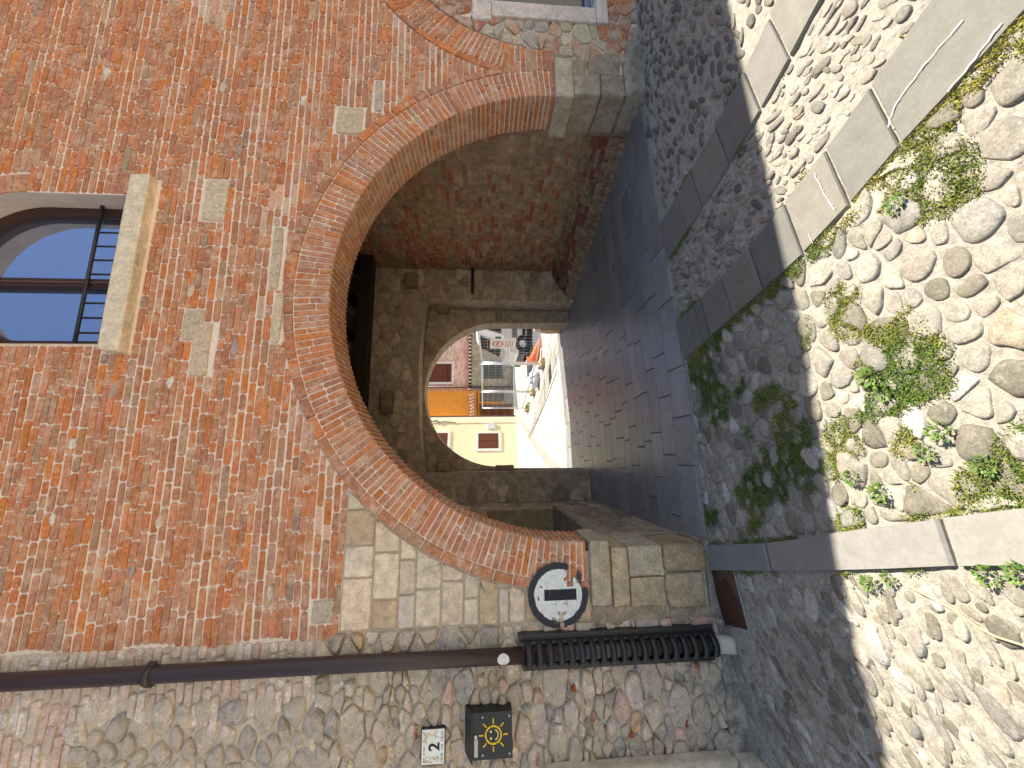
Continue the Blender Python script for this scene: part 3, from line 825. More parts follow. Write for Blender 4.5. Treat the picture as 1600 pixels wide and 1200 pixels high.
def okW(x, z): return 0.05 < x < 3.55 and .0 < z < 3.3 and not (.40 < x < 3.13 and z < 2.60)
for (p, poly) in aniso_cells((0, 3.7, 0, 3.4), lambda a, b: rnd(.05, .12), okW, 0, 1.35, 7000, .85, .12):
    q = chaikin(shrink(poly, .012), 1, .22)
    if len(q) < 5: continue
    if any(.43 < a < 3.108 and b < 2.59 for a, b in q): q = [(min(max(a, 3.112), a) if False else a, b) for a, b in q]
    if any(.435 < a < 3.10 and b < 2.58 for a, b in q): continue
    bw.stone(q, PBk, rnd(.004, .022), .012, dark_col(), base=-.01, tilt=.08)
zq = -.05                     # dressed stones of the right reveal and the inner arch
while zq < 2.42:
    z1 = min(zq+rnd(.16, .3), 2.45)
    bw.stone(rbrick(3.005+.1, 3.33, zq+.005, z1-.005, .004), PBk, .012, .01, mixc(dark_col(), lin(190, 168, 128), .4), base=-.01)
    zq = z1
th = 0
PIn = lambda a, b, d: (a, YR-.004-d, b)
while th < math.pi-.02:
    dt = rnd(.16, .30); t1 = min(th+dt, math.pi); n = 5
    pts = [polar(BCc, BR+.012, th+.006+(t1-th-.012)*i/n) for i in range(n+1)]+[polar(BCc, BR+.20, t1-.006+(th-t1+.012)*i/n) for i in range(n+1)]
    pts = [(min(max(a, .455), 3.10), min(b, 2.56)) for a, b in pts]
    bw.stone(pts, PIn, rnd(.004, .012), .008, mixc(dark_col(), lin(170, 150, 118), .3), base=-.01); th = t1
back = bw.build('back_wall', [M_dark, M_dark], BB)
for (x0, x1, y0, z0, z1, c) in ((.43, .515, 3.30, 1.12, 1.40, 150), (2.86, 3.02, 3.30, 1.28, 1.38, 150), (3.02, 3.14, 3.20, 2.16, 2.34, 150), (.44, .60, 3.22, 2.10, 2.30, 150), (3.28, 3.52, 2.90, 2.62, 2.82, 140), (1.30, 1.62, 2.86, 2.93, 3.10, 140)):
    cb = MB(); cb.block(x0, x1, y0, 3.46, z0, z1, lin(c, c-16, c-44), .02, 5, .01); cb.build('corbel', M_dark, back)
# timber ceiling
ce = MB(); ce.box(-.1, 3.9, .37, 3.0, 3.77, 3.795, lin(90, 72, 56)); ceil = ce.build('ceiling', M_wood, BB)
bm_ = MB(); bm_.box(-.05, 3.75, 2.60, 2.80, 3.24, 3.42, lin(48, 38, 30)); bm_.build('beam', M_wood, ceil)
for k in range(7): j = MB(); x = .2+k*.55; j.box(x, x+.2, .38, 2.98, 3.422, 3.60, lin(40, 32, 26)); j.build('joist', M_wood, ceil)
# the closed masses behind the faces, and the roof
ms = MB(); mc = lin(190, 150, 125)
ms.box(-.6, 14, .30, YE, 3.80, 7.0, mc)
ms.box(-.6, -.43, .41, YE, -.3, 3.798, mc); ms.box(3.86, 14, .42, YE, -.2, 3.798, mc)
ms.add([(a, .365, b) for a, b in [(-.6, -.3), (-.06, -.3)]+[(0.02, -.3), (0.02, .9)]+arcpts(AC, RI+.02, 180, 0, 40)+[(3.78, .9), (3.78, -.2), (14, -.2), (14, 3.85), (-.6, 3.85)]], [tuple(range(48))][:0] or [tuple(range(4+41+5))], DK, 0, False)
ms.build('inner_wall', M_plaster, BB)
rf = MB()
rf.add([(-8, -.925, 7.0), (14.2, -.925, 7.0), (14.2, 1.5, 8.2), (-8, 1.5, 8.2), (14.2, 4.30, 7.0), (-8, 4.30, 7.0)], [(0, 1, 2, 3), (3, 2, 4, 5), (0, 5, 4, 1), (1, 4, 2), (0, 3, 5)], lin(150, 90, 65), 0, False)
rf.build('roof', M_brick, BB)

# ==================================================================== LEFT STONE BUILDING
SB = empty('stone_building', (-3.0, 0, -.1), 'pale rubble stone building with whitewashed bricks, left of the downspout', 'building')
sb = MB(); smc = lin(206, 192, 168, .9)
sb.add([(-8, .0, -.5), (-.5, .0, -.5), (-.5, .0, 7), (-8, .0, 7)], [(0, 1, 2, 3)], smc, 1, False)
def zoneS(x, z):
    b = .12*n3(x, z, 2, 1.3)
    if z > 3.95+b or (z > 2.62+b and x > -.88+b): return 'b'
    if z > 2.75+b: return 'c'
    return 'r'
PS = lambda a, b, d: (a, -.004-d, b)
okS = lambda x, z: -3.4 < x < -.475 and -.35 < z < 5.6 and zoneS(x, z) != 'b'
for (p, poly) in aniso_cells((-3.4, -.5, -.4, 5.6), lambda a, b: (rnd(.022, .04) if random.random() < .5 else rnd(.05, .085)) if zoneS(a, b) == 'r' else rnd(.05, .09), okS, 0, 1.75, 40000, .80, .1):
    if len(poly) < 4: continue
    zz = zoneS(*p[:2])
    poly = [(min(a, -.463), b) for a, b in poly]
    if zz == 'c': continue
    else:
        q = chaikin(chaikin(shrink(poly, rnd(.002, .008)), 1, rnd(.10, .2)), 1, .25)
        sx = rnd(0, 99); q = [(a+.010*n3(a+sx, b, 0, 28)+rnd(-.002, .002), b+.010*n3(a, b+sx, 5, 28)+rnd(-.002, .002)) for a, b in q]
        c0 = rubble_col(); n0 = len(sb.c)
        sb.stone(q, PS, rnd(.002, .034), rnd(.006, .016), c0, base=-.012, tilt=.16)
        for k in range(n0, len(sb.c)):
            vx = sb.v[k]; f_ = 1.08+.4*n3(vx[0], vx[2], sx, 22); sb.c[k] = tuple(ch*f_ for ch in c0)
for (p, poly) in aniso_cells((-3.4, -.5, 2.5, 4.3), lambda a, b: rnd(.032, .068), lambda a, b: -3.4 < a < -.52 and 'c' in (zoneS(a, b), zoneS(a, b+.05), zoneS(a+.05, b)), R_(20), 1.25, 9000, .84, .07):
    q = chaikin(chaikin(shrink([(min(a, -.51), b) for a, b in poly], p[2]*rnd(.1, .25)), 1, .26), 1, .25)
    if len(q) < 5: continue
    sx = rnd(0, 99); q = [(a+p[2]*.2*n3(a+sx, b, 0, 18), b+p[2]*.2*n3(a, b+sx, 4, 18)) for a, b in q]
    sb.stone(q, PS, rnd(.012, .035), 0, jit(random.choice([lin(186, 178, 162), lin(198, 188, 168), lin(170, 166, 156), lin(208, 198, 178)]), .12, .01), dome=True, base=-.012, tilt=.1)
z = 2.5
while z < 6.4:
    z1 = z+rnd(.048, .062); x = -3.4
    while x < -.52:
        l = rnd(.1, .24)
        if zoneS(x+l/2, z) == 'b' and x < -.53:
            l = min(l, -.49-x)
            c = jit(random.choice([lin(232, 216, 200), lin(222, 202, 186), lin(228, 220, 206), lin(214, 188, 170)]), .1, .03)
            sb.stone(rbrick(x+.005, x+l-.005, z+.005, z1-.005, .004), PS, rnd(.002, .016), .006, c, base=-.01, tilt=.06)
        x += l
    z = z1
for _ in range(22):       # slivers of brick used to pack the joints
    x, z = rnd(-1.3, -.6), rnd(.1, 2.3); l = rnd(.03, .09); h = rnd(.012, .03)
    sb.stone(rbrick(x, x+l, z, z+h, .004), PS, .02, .004, jit(lin(176, 92, 58), .2, .05), base=-.01)
sb.build('wall', [M_rubble, M_mortar], SB)
sk = MB(); sk.box(-8, -.56, .02, 3.7, -.6, 7.0, smc); sk.build('inner_wall', M_plaster, SB)
pl = MB()
pl.block(-8, -.48, -.05, .02, -.6, .0, lin(138, 132, 122), .02, 40, .012); pl.build('plinth', M_rubble, SB)
LB = MB(); LB.block(-2.2, -1.262, -.16, .0, -.45, .0, lin(196, 186, 162), .03, 10, .006, skew=lambda p: (p.x, p.y, p.z+.0))
LB.block(-2.2, -1.248, -.12, -.005, .004, 1.22, lin(200, 190, 166), .03, 12, .006)
lb = LB.build('door_jamb', M_stone, SB); lb['label'] = 'pale dressed stone jamb at the frame edge'

# ==================================================================== THINGS ON THE WALLS
dp = empty('downspout', (-.60, -.085, -.06), 'dark brown rain downspout with a black ribbed guard at its foot', 'downspout')
brn = lin(62, 46, 42)
xp, yp = -.612, -.075; rp = .048
m_ = MB(); m_.tube([(xp-.004, yp, 1.2), (xp, yp, 2.3), (xp+.012, yp, 7.05)], rp, brn, 20); m_.build('pipe', M_metal, dp)
m_ = MB(); m_.tube([(xp, yp, 3.565), (xp, yp, 3.60)], rp+.008, brn, 20); m_.box(xp-.062, xp-.045, yp-.012, yp+.012, 3.56, 3.605, brn); m_.box(xp+.045, xp+.072, yp-.012, yp+.012, 3.56, 3.605, brn); m_.box(xp-.01, xp+.01, yp+.04, .01, 3.575, 3.59, brn); m_.build('clamp', M_metal, dp)
m_ = MB(); blk = lin(40, 40, 42)
zt, zb = 1.345, .055; n = 19
for k in range(n):
    zc_ = zb+(zt-zb)*(k+.5)/n; vs = []; fs = []
    ro, ri_ = .072, .058; hh = .018; S = 18
    for i in range(S+1):
        t = math.pi*(1.0+.0)+math.pi*i/S      # half ring facing the street
        for (r, dz) in ((ri_, -hh), (ro, -hh), (ro, hh), (ri_, hh)): vs.append((xp+r*math.cos(t), yp+r*math.sin(t)*1.05, zc_+dz))
    for i in range(S):
        for q in range(4): fs.append((i*4+q, i*4+(q+1) % 4, (i+1)*4+(q+1) % 4, (i+1)*4+q))
    m_.add(vs, fs, blk, 0, True)
for s in (-1, 1): m_.box(xp+s*.066-.008, xp+s*.066+.008, yp-.004, .0, zb, zt+.01, blk)
m_.box(xp+.074, xp+.108, -.056, .0, zb, zt+.03, blk); m_.box(xp-.108, xp-.074, -.050, .0, zb, zt, blk)
m_.build('ribbed_guard', M_metal, dp)
m_ = MB(); m_.tube([(xp, yp, 1.35), (xp, yp, .02)], .045, lin(80, 60, 50), 16); m_.build('inner_pipe', M_metal, dp)
m_ = MB(); m_.tube([(xp, yp-.002, .055), (xp, yp-.006, .0), (xp, yp-.02, -.04), (xp, yp-.045, -.06)], [.052, .054, .052, .048], lin(196, 184, 166), 18); m_.build('outlet', M_plain, dp)
m_ = MB(); vs = []; fs = []
for i in range(5):
    for k in range(18): t = k*math.pi/9; dx = .033*i/4*math.cos(t); vs.append((xp+dx-.002, yp-math.sqrt((rp+.0015)**2-dx*dx), 1.475+.038*i/4*math.sin(t)))
for i in range(4):
    for k in range(18): fs.append((i*18+k, (i+1)*18+k, (i+1)*18+(k+1) % 18, i*18+(k+1) % 18))
m_.add(vs, fs, lin(222, 218, 210), 0, True); m_.build('sticker', M_paintm, dp)

mbx = empty('mailbox', (-1.06, -.06, 1.42), 'black metal mailbox with a yellow smiling sun emblem', 'mailbox')
X0, X1, Z0, Z1, YF = -1.155, -.905, 1.425, 1.70, -.105
m_ = MB(); bc = lin(34, 34, 36)
vs = [(X0, YF, Z0), (X1, YF, Z0), (X1, YF, Z1-.03), (X0, YF, Z1-.03), (X0, -.015, Z0), (X1, -.015, Z0), (X1, -.015, Z1+.005), (X0, -.015, Z1+.005)]
m_.add(vs, [(0, 1, 2, 3), (1, 5, 6, 2), (4, 0, 3, 7), (5, 4, 7, 6), (0, 4, 5, 1)], bc, 0, False); m_.add(vs, [(3, 2, 6, 7)], lin(28, 30, 36), 0, False)
body = m_.build('body', M_metal, mbx)
m_ = MB(); m_.obox(((X0+X1)/2, (YF-.015)/2-.008, Z1-.010), (1, 0, 0), (X1-X0)/2+.008, (0, .93, .37), .058, (0, -.37, .93), .004, lin(30, 32, 38)); m_.build('lid', M_metal, mbx)
yel = lin(238, 196, 40); yf = YF-.003; sc = ((X0+X1)/2+.004, Z0+.115)
m_ = MB()
def bar2(p, q, wd, col=yel):
    dx, dz = q[0]-p[0], q[1]-p[1]; l = math.hypot(dx, dz); nx, nz = -dz/l*wd/2, dx/l*wd/2
    pts = [(p[0]+nx, p[1]+nz), (p[0]-nx, p[1]-nz), (q[0]-nx, q[1]-nz), (q[0]+nx, q[1]+nz)]
    m_.prism(pts[::-1] if False else pts, lambda a, b, d: (a, yf-d, b), .001, -.003, col)
for k in range(8):
    a0, a1 = R_(k*45-20), R_(k*45+20)
    for i in range(5): p = polar(sc, .047, a0+(a1-a0)*i/5); q = polar(sc, .047, a0+(a1-a0)*(i+1)/5+.01); bar2(p, q, .010)
    bar2(polar(sc, .060, R_(k*45)), polar(sc, .088, R_(k*45)), .007)
for i in range(8): bar2(polar((sc[0], sc[1]), .029, R_(205+130*i/8)), polar(sc, .029, R_(205+130*(i+1)/8+2)), .006, lin(244, 226, 150))
for s in (-1, 1): m_.prism([(sc[0]+s*.018+.0065*math.cos(t*.785), sc[1]+.015+.0065*math.sin(t*.785)) for t in range(8)], lambda a, b, d: (a, yf-d, b), .001, -.003, lin(244, 226, 150))
m_.build('sun_emblem', M_plain, mbx)
for sx in (X0+.025, X1-.025):
    for sz in (Z0+.018, Z1-.095):
        s_ = MB(); s_.tube([(sx, YF+.002, sz), (sx, YF-.004, sz)], .006, (.6, .6, .6), 8); s_.build('screw', M_galv, mbx)
s_ = MB(); s_.tube([(sc[0]-.005, YF+.002, Z1-.052), (sc[0]-.005, YF-.010, Z1-.052)], .0115, (.6, .6, .6), 12); s_.build('lock', M_galv, mbx)
s_ = MB(); s_.box(X0+.018, X0+.108, YF-.004, YF+.001, Z1-.066, Z1-.044, lin(196, 190, 172)); s_.build('name_slot', M_plain, mbx)

hn = empty('house_number', (-1.1, -.02, 1.83), 'white ceramic house number tile reading 2 with a brown floral border', 'house number')
hx0, hx1, hz0, hz1 = -1.20, -1.005, 1.835, 1.982
m_ = MB(); m_.box(hx0, hx1, -.032, -.008, hz0, hz1, lin(56, 52, 56)); m_.box(hx0+.005, hx1-.005, -.035, -.031, hz0+.005, hz1-.005, lin(236, 234, 224)); m_.build('tile', M_plain, hn)
m_ = MB()
def leafy(x, z):
    a = rnd(.003, .007); c = jit(random.choice([lin(206, 160, 112), lin(216, 180, 134), lin(190, 172, 140), lin(176, 166, 138), lin(224, 194, 156), lin(230, 220, 200)]), .15, .05)
    t0 = rnd(0, 6); m_.add([(x+a*rnd(.6, 1.1)*math.cos(t0+t*1.047), -.0362-rnd(0, .0003), z+a*rnd(.5, 1)*math.sin(t0+t*1.047)) for t in range(6)], [tuple(range(6))], c, 0, False)
for _ in range(60): leafy(rnd(hx0+.016, hx1-.016), rnd(hz1-.034, hz1-.014))
for _ in range(32): leafy(rnd(hx0+.014, hx0+.05), rnd(hz0+.036, hz1-.02)); leafy(rnd(hx1-.05, hx1-.014), rnd(hz0+.036, hz1-.02))
m_.build('floral_border', M_plain, hn); m_ = MB()
for k in range(15):        # the worn line of small capitals along the foot
    x = hx0+.014+k*.0113; c = lin(110, 108, 108)
    if k in (5, 9): continue
    m_.box(x, x+.0018, -.0364, -.0352, hz0+.012, hz0+.027, c)
    if k % 3 != 1: m_.box(x+.002, x+.0068, -.0364, -.0352, hz0+(.025 if k % 2 else .012), hz0+(.027 if k % 2 else .014), c)
    if k % 2: m_.box(x+.0058, x+.0074, -.0364, -.0352, hz0+.012, hz0+.025, c)
m_.build('lettering', M_plain, hn)
tcv = bpy.data.curves.new('digit', 'FONT'); tcv.body = '2'; tcv.size = .092; tcv.extrude = .001; tcv.align_x = 'CENTER'; tcv.offset = .0016
to = bpy.data.objects.new('digit', tcv); COL.objects.link(to); to.rotation_euler = (R_(90), 0, 0); to.location = ((hx0+hx1)/2, -.0365, hz0+.036)
bpy.context.view_layer.update()
me = bpy.data.meshes.new_from_object(to.evaluated_get(bpy.context.evaluated_depsgraph_get())); d = bpy.data.objects.new('digit', me); COL.objects.link(d)
d.matrix_world = to.matrix_world.copy(); bpy.data.objects.remove(to); me.materials.clear()
at = me.color_attributes.new('Col', 'FLOAT_COLOR', 'POINT'); 
for q in at.data: q.color = (*lin(40, 38, 40), 1)
me.materials.append(M_plain); d.parent = hn; d.matrix_parent_inverse = Matrix.Translation(-hn.location)

hn.location.y -= .014
gt = empty('drain_grate', (-.3, -.16, -.02), 'rusty iron drain grate set in the ground at the foot of the pier', 'drain grate')
ga, gb, gc_, gd = (-.17, .005), (-.094, -.289), (-.441, -.323), (-.514, -.04)
m_ = MB(); rust = lin(110, 72, 52)
m_.add([PG(*p, -.002) for p in (ga, gb, gc_, gd)], [(0, 1, 2, 3)], (.01, .008, .007), 0, False)
def gl_(s, t): 
    a = (ga[0]+(gd[0]-ga[0])*s, ga[1]+(gd[1]-ga[1])*s); b = (gb[0]+(gc_[0]-gb[0])*s, gb[1]+(gc_[1]-gb[1])*s)
    return (a[0]+(b[0]-a[0])*t, a[1]+(b[1]-a[1])*t)
for k in range(33):
    m_.tube([PG(*gl_(k/32, 0), .008), PG(*gl_(k/32, 1), .008)], .0026, rust, 4)
for k in range(15): m_.tube([PG(*gl_(0, k/14), .008), PG(*gl_(1, k/14), .008)], .0022, rust, 4)
m_.build('bars', M_metal, gt)
m_ = MB(); 
for a, b in ((ga, gb), (gb, gc_), (gc_, gd), (gd, ga)): m_.tube([PG(*a, .006), PG(*b, .006)], .009, lin(150, 146, 140), 4)
m_.build('frame', M_metal, gt)

m_ = MB(); cp = [(.145, -1.352), (.135, -1.40), (.12, -1.45), (.105, -1.511), (.078, -1.575), (.064, -1.61), (.066, -1.66), (.075, -1.75), (.06, -1.95)]
m_.tube([PG(a, b, .026+.004*math.sin(k*2)) for k, (a, b) in enumerate(cp)], [.002]+[.0035]*8, lin(226, 196, 140), 6)
o = m_.build('straw', M_plain, None, loc=PG(.1, -1.5, 0)); tag(o, 'thin yellow straw lying across the sunlit cobbles left of the kerb', 'straw')
ib = MB(); ib.box(3.20, 3.66, 2.93, 2.96, 1.74, 1.785, (.012, .012, .012)); ib.box(3.62, 3.68, 2.92, 2.97, 1.72, 1.81, (.012, .012, .012)); o = ib.build('iron_bracket', M_metal, None, loc=(3.65, 2.95, 1.76)); tag(o, 'black iron bracket sticking out of the right passage wall', 'bracket')

# ==================================================================== WEEDS
wd = MB()
def blade(x, y, z, a, l, wdt, lean, col):
    dx, dy = math.cos(a), math.sin(a); px, py = -dy*wdt, dx*wdt
    p1 = (x+dx*l*lean*.5, y+dy*l*lean*.5, z+l*.62*(1.2-lean)); p2 = (x+dx*l*lean, y+dy*l*lean, z+l*(1-lean)*.9+.004)
    wd.add([(x-px*.4, y-py*.4, z), (x+px*.4, y+py*.4, z), (p1[0]+px, p1[1]+py, p1[2]), (p1[0]-px, p1[1]-py, p1[2]), p2], [(0, 1, 2, 3), (3, 2, 4)], col, 0, True)
def tuft(x, y, n, spread, size, dry):
    for _ in range(n):
        rr = spread*math.sqrt(random.random()); t = rnd(0, 6.283); a = rnd(0, 6.283)
        xx, yy = x+rr*math.cos(t), y+rr*math.sin(t)
        c = mixc(lin(108, 140, 50, .55), lin(190, 180, 80, .6), min(1, max(0, dry+rnd(-.3, .3))))
        blade(xx, yy, g(xx, yy)+.004, a, size*rnd(.5, 1.2), size*rnd(.12, .22), rnd(.35, .9), jit(c, .2, .08))
cnt = 0
for _ in range(34000):
    y = rnd(-3.0, -.02); x = rnd(xat(kR, y), xat(s2R, y)); 
    e = min(x-xat(kR, y), xat(s2R, y)-x)
    m = n3(x, y, 0, 2.6)+.5*n3(x, y, 4, 8)+(.34 if xat(s2R, y)-x < .07 else 0)+(.1 if -1.6 < y < -.5 else -.05)
    if m > .18:
        tuft(x, y, 8, .02, rnd(.007, .017), .25+1.1*n3(x, y, 9, 3)+(0 if y > -1.1 else .25)); cnt += 1
for L_, sgn in ((kL, -1), (kR, 1), (s2L, 1), (s1R, -1), (s1L, 1)):
    for _ in range(700):
        y = rnd(-3.0, 0); x = xat(L_, y)+sgn*abs(random.gauss(0, .012))
        if n3(x*3, y, L_[0][0]*7, 3.2) > .12+(.1 if L_ in (s1L, s2L) else 0): tuft(x, y, 5, .016, rnd(.01, .02), .3)
o = wd.build('grass', M_leaf); tag(o, kind='stuff', label='short grass and moss growing between the cobblestones', cat='grass')
def weed_mesh(seed):
    random.seed(seed); m = MB()
    for k in range(70):
        a = rnd(0, 6.283); rr = .03*math.sqrt(random.random()); l = rnd(.008, .019)*(1.5-rr*20); el = rnd(.1, 1.1); wdt = l*rnd(.22, .34)
        ox, oy, oz = rr*math.cos(a), rr*math.sin(a), rnd(.004, .022)*(1.2-rr*20); a += rnd(-.9, .9)
        dx, dy = math.cos(a), math.sin(a); c = jit(mixc(lin(100, 140, 60, .55), lin(150, 170, 80, .55), random.random()), .25, .08)
        P = lambda t, s, q=0: (ox+dx*l*t*math.cos(el)-dy*wdt*s, oy+dy*l*t*math.cos(el)+dx*wdt*s, oz+l*t*math.sin(el)*(1.15-.45*t)+q)
        m.add([P(0, 0), P(.45, .9), P(.45, -.9), P(1.0, 0), P(.5, 0, .0015)], [(0, 2, 4), (0, 4, 1), (2, 3, 4), (4, 3, 1)], c, 0, True)
    for k in range(6): a = rnd(0, 6); m.tube([(0, 0, 0), (.012*math.cos(a), .012*math.sin(a), .022)], .0009, lin(120, 150, 70, .6), 4)
    return m
WG = 'leafy weeds between the stones'
WL = 'small green leafy weed rooted in a joint of the sunlit cobbles'
spots = [(.93, -1.38, 1.4), (.86, -1.42, 1.1), (.52, -1.22, 1.0), (.47, -1.33, 1.2), (.70, -1.58, 1.2), (.58, -1.68, 1.0), (.10, -1.22, 1.0), (.14, -1.30, .8), (.24, -1.62, 1.0), (.27, -1.70, 1.0), (.62, -1.52, 1.0), (1.55, -1.62, 1.1), (.66, -.72, 1.1), (.76, -.62, 1.2), (.55, -.82, 1.0), (1.0, -.55, 1.0), (1.2, -.42, .9)]
protos = []
for s in (3, 5, 8): protos.append(weed_mesh(s))
random.seed(77)
base_w = None
for i, (x, y, s) in enumerate(spots):
    pr_ = protos[i % 3]
    if i < 3: o = pr_.build('weed', M_leaf); protos_me = o.data; pr_.me = o.data
    else: o = bpy.data.objects.new('weed', pr_.me); COL.objects.link(o)
    o.location = PG(x, y, .012); o.rotation_euler = (0, 0, rnd(0, 6)); o.scale = (s, s, s)
    shade = y > -1.06
    tag(o, 'small dark green leafy weed rooted among the shaded cobbles' if shade else WL, 'weed', WG+(' in the shade' if shade else ' in the sun'))

# ==================================================================== STREET BEYOND
fs_ = MB(); grid_sheet(fs_, frange(-6, 12, .5), frange(4.45, 17.6, .4), .004, lin(208, 202, 186, .62))
m = bpy.data.materials.new('far_cobbles'); m.use_nodes = True; t = m.node_tree; b = t.nodes['Principled BSDF']; b.inputs['Roughness'].default_value = .85
tc = t.nodes.new('ShaderNodeTexCoord'); vo = t.nodes.new('ShaderNodeTexVoronoi'); vo.feature = 'DISTANCE_TO_EDGE'; vo.inputs['Scale'].default_value = 9
v2 = t.nodes.new('ShaderNodeTexVoronoi'); v2.inputs['Scale'].default_value = 9
t.links.new(tc.outputs['Object'], vo.inputs['Vector']); t.links.new(tc.outputs['Object'], v2.inputs['Vector'])
cr = t.nodes.new('ShaderNodeValToRGB'); cr.color_ramp.elements[0].position = .02; cr.color_ramp.elements[0].color = (*lin(190, 182, 164, .7), 1); cr.color_ramp.elements[1].position = .12; cr.color_ramp.elements[1].color = (*lin(220, 213, 198, .8), 1)
t.links.new(vo.outputs['Distance'], cr.inputs[0])
mx = t.nodes.new('ShaderNodeMix'); mx.data_type = 'RGBA'; mx.blend_type = 'MULTIPLY'; mx.inputs[0].default_value = .25
t.links.new(cr.outputs[0], mx.inputs[6]); bwn = t.nodes.new('ShaderNodeRGBToBW'); t.links.new(v2.outputs['Color'], bwn.inputs[0]); t.links.new(bwn.outputs[0], mx.inputs[7]); t.links.new(mx.outputs[2], b.inputs['Base Color'])
bp = t.nodes.new('ShaderNodeBump'); bp.inputs['Strength'].default_value = .7; bp.inputs['Distance'].default_value = .02; t.links.new(vo.outputs['Distance'], bp.inputs['Height']); t.links.new(bp.outputs[0], b.inputs['Normal'])
o = fs_.build('street', m); tag(o, kind='structure')
st_ = MB()
def slabline(p, q, wd_, n):
    p, q = Vector((*p, 0)), Vector((*q, 0)); d = (q-p)/n; nn = Vector((-d.y, d.x, 0)).normalized()*wd_/2
    for i in range(n):
        a = p+d*i+d*.015; b = p+d*(i+1)-d*.015
        st_.stone([tuple((a-nn)[:2]), tuple((b-nn)[:2]), tuple((b+nn)[:2]), tuple((a+nn)[:2])], PG, .012, .006, jit(lin(190, 184, 168, .62), .06, .01), base=-.01)
slabline((2.9, 4.5), (1.35, 10.2), .34, 12); slabline((1.35, 10.2), (2.6, 15.2), .34, 9); slabline((3.0, 5.4), (2.2, 8.2), .2, 6)
slabline((.2, 4.9), (1.2, 10.0), .3, 10)
o = st_.build('paving_strip', M_slab); tag(o, kind='structure')
for pts, lab in (([(-6, 12.4), (2.75, 15.6), (3.3, 16.7), (12, 17.1), (12, 16.2), (4.4, 15.8), (2.9, 14.6), (-6, 11.4)], 0),):
    rd = MB(); n = len(pts); rd.add([PG(a, b, .010) for a, b in pts], [(0, 1, 2, 7), (2, 3, 4, 5, 6), (2, 6, 7)], lin(128, 130, 134, .55), 0, False)
    o = rd.build('road', M_slab); tag(o, kind='structure')
rd = MB(); rd.add([PG(a, b, .008) for a, b in ((3.6, 7.2), (9, 6.2), (9, 10.2), (3.5, 8.9))], [(0, 1, 2, 3)], lin(120, 124, 134, .5), 0, False); o = rd.build('road', M_slab); tag(o, kind='structure')

# cream house
YH = empty('cream_house', (.5, 15.3, 0), 'cream plastered house with brown shuttered windows seen through the arch', 'house')
p0, p1 = Vector((-6, 12.85, 0)), Vector((2.58, 15.9, 0)); hd_ = (p1-p0).normalized(); hn_ = Vector((hd_.y, -hd_.x, 0)); L0 = (p1-p0).length
def PH(s, z, d): q = p1-hd_*s+hn_*d; return (q.x, q.y, z)
def hbox(mb, s0, s1, z0, z1, d0, d1, col):
    vs = [PH(s, z, d) for s in (s0, s1) for d in (d0, d1) for z in (z0, z1)]
    mb.add(vs, [(0, 1, 3, 2), (4, 6, 7, 5), (0, 4, 5, 1), (2, 3, 7, 6), (0, 2, 6, 4), (1, 5, 7, 3)], col, 0, False)
m_ = MB(); cr_ = lin(232, 220, 180); hbox(m_, 0, L0, -.2, 7.5, -4, 0, cr_); hbox(m_, 0, .30, -.2, 7.5, 0, .025, lin(236, 226, 190)); m_.build('wall', M_plaster, YH)
m_ = MB(); hbox(m_, -.09, -.02, 0, 7.5, -.12, .0, lin(84, 62, 54)); m_.build('corner_pipe', M_metal, YH)
m_ = MB(); hbox(m_, -.3, L0, 7.5, 7.7, -4, .6, lin(150, 90, 66)); m_.build('roof', M_brick, YH)
def hwindow(s0, s1, z0, z1):
    m_ = MB(); fc = lin(226, 218, 208); b_ = .12
    hbox(m_, s0-b_, s1+b_, z0-b_, z0, .0, .03, fc); hbox(m_, s0-b_, s1+b_, z1, z1+b_, .0, .03, fc); hbox(m_, s0-b_, s0, z0, z1, .0, .028, fc); hbox(m_, s1, s1+b_, z0, z1, .0, .028, fc)
    w_ = m_.build('window', M_plaster, YH)
    m_ = MB(); hbox(m_, s0, s1, z0, z1, .0, .012, lin(84, 46, 30))
    k = z0+.03
    while k < z1-.05: hbox(m_, s0+.03, (s0+s1)/2-.01, k, k+.045, .012, .022, lin(112, 62, 40)); hbox(m_, (s0+s1)/2+.01, s1-.03, k, k+.045, .012, .022, lin(112, 62, 40)); k += .062
    m_.build('shutter', M_wood, w_)
hwindow(.86, 1.62, .87, 1.82); hwindow(.82, 1.5, 3.25, 4.4); hwindow(3.4, 4.1, .87, 1.82); hwindow(3.4, 4.1, 3.25, 4.4)
m_ = MB(); hbox(m_, .34, .64, 1.05, 1.38, .0, .06, lin(196, 200, 210)); m_.build('meter_box', M_metal, YH)
m_ = MB(); m_.tube([PH(.12, 4.2, .03), PH(.22, 4.0, .05), PH(.16, 3.8, .04), PH(.3, 3.7, .04), PH(.22, 3.5, .03), PH(.25, 3.2, .03), PH(.30, 2.9, .02)], .018, lin(110, 100, 92), 6); m_.build('cable', M_plain, YH)
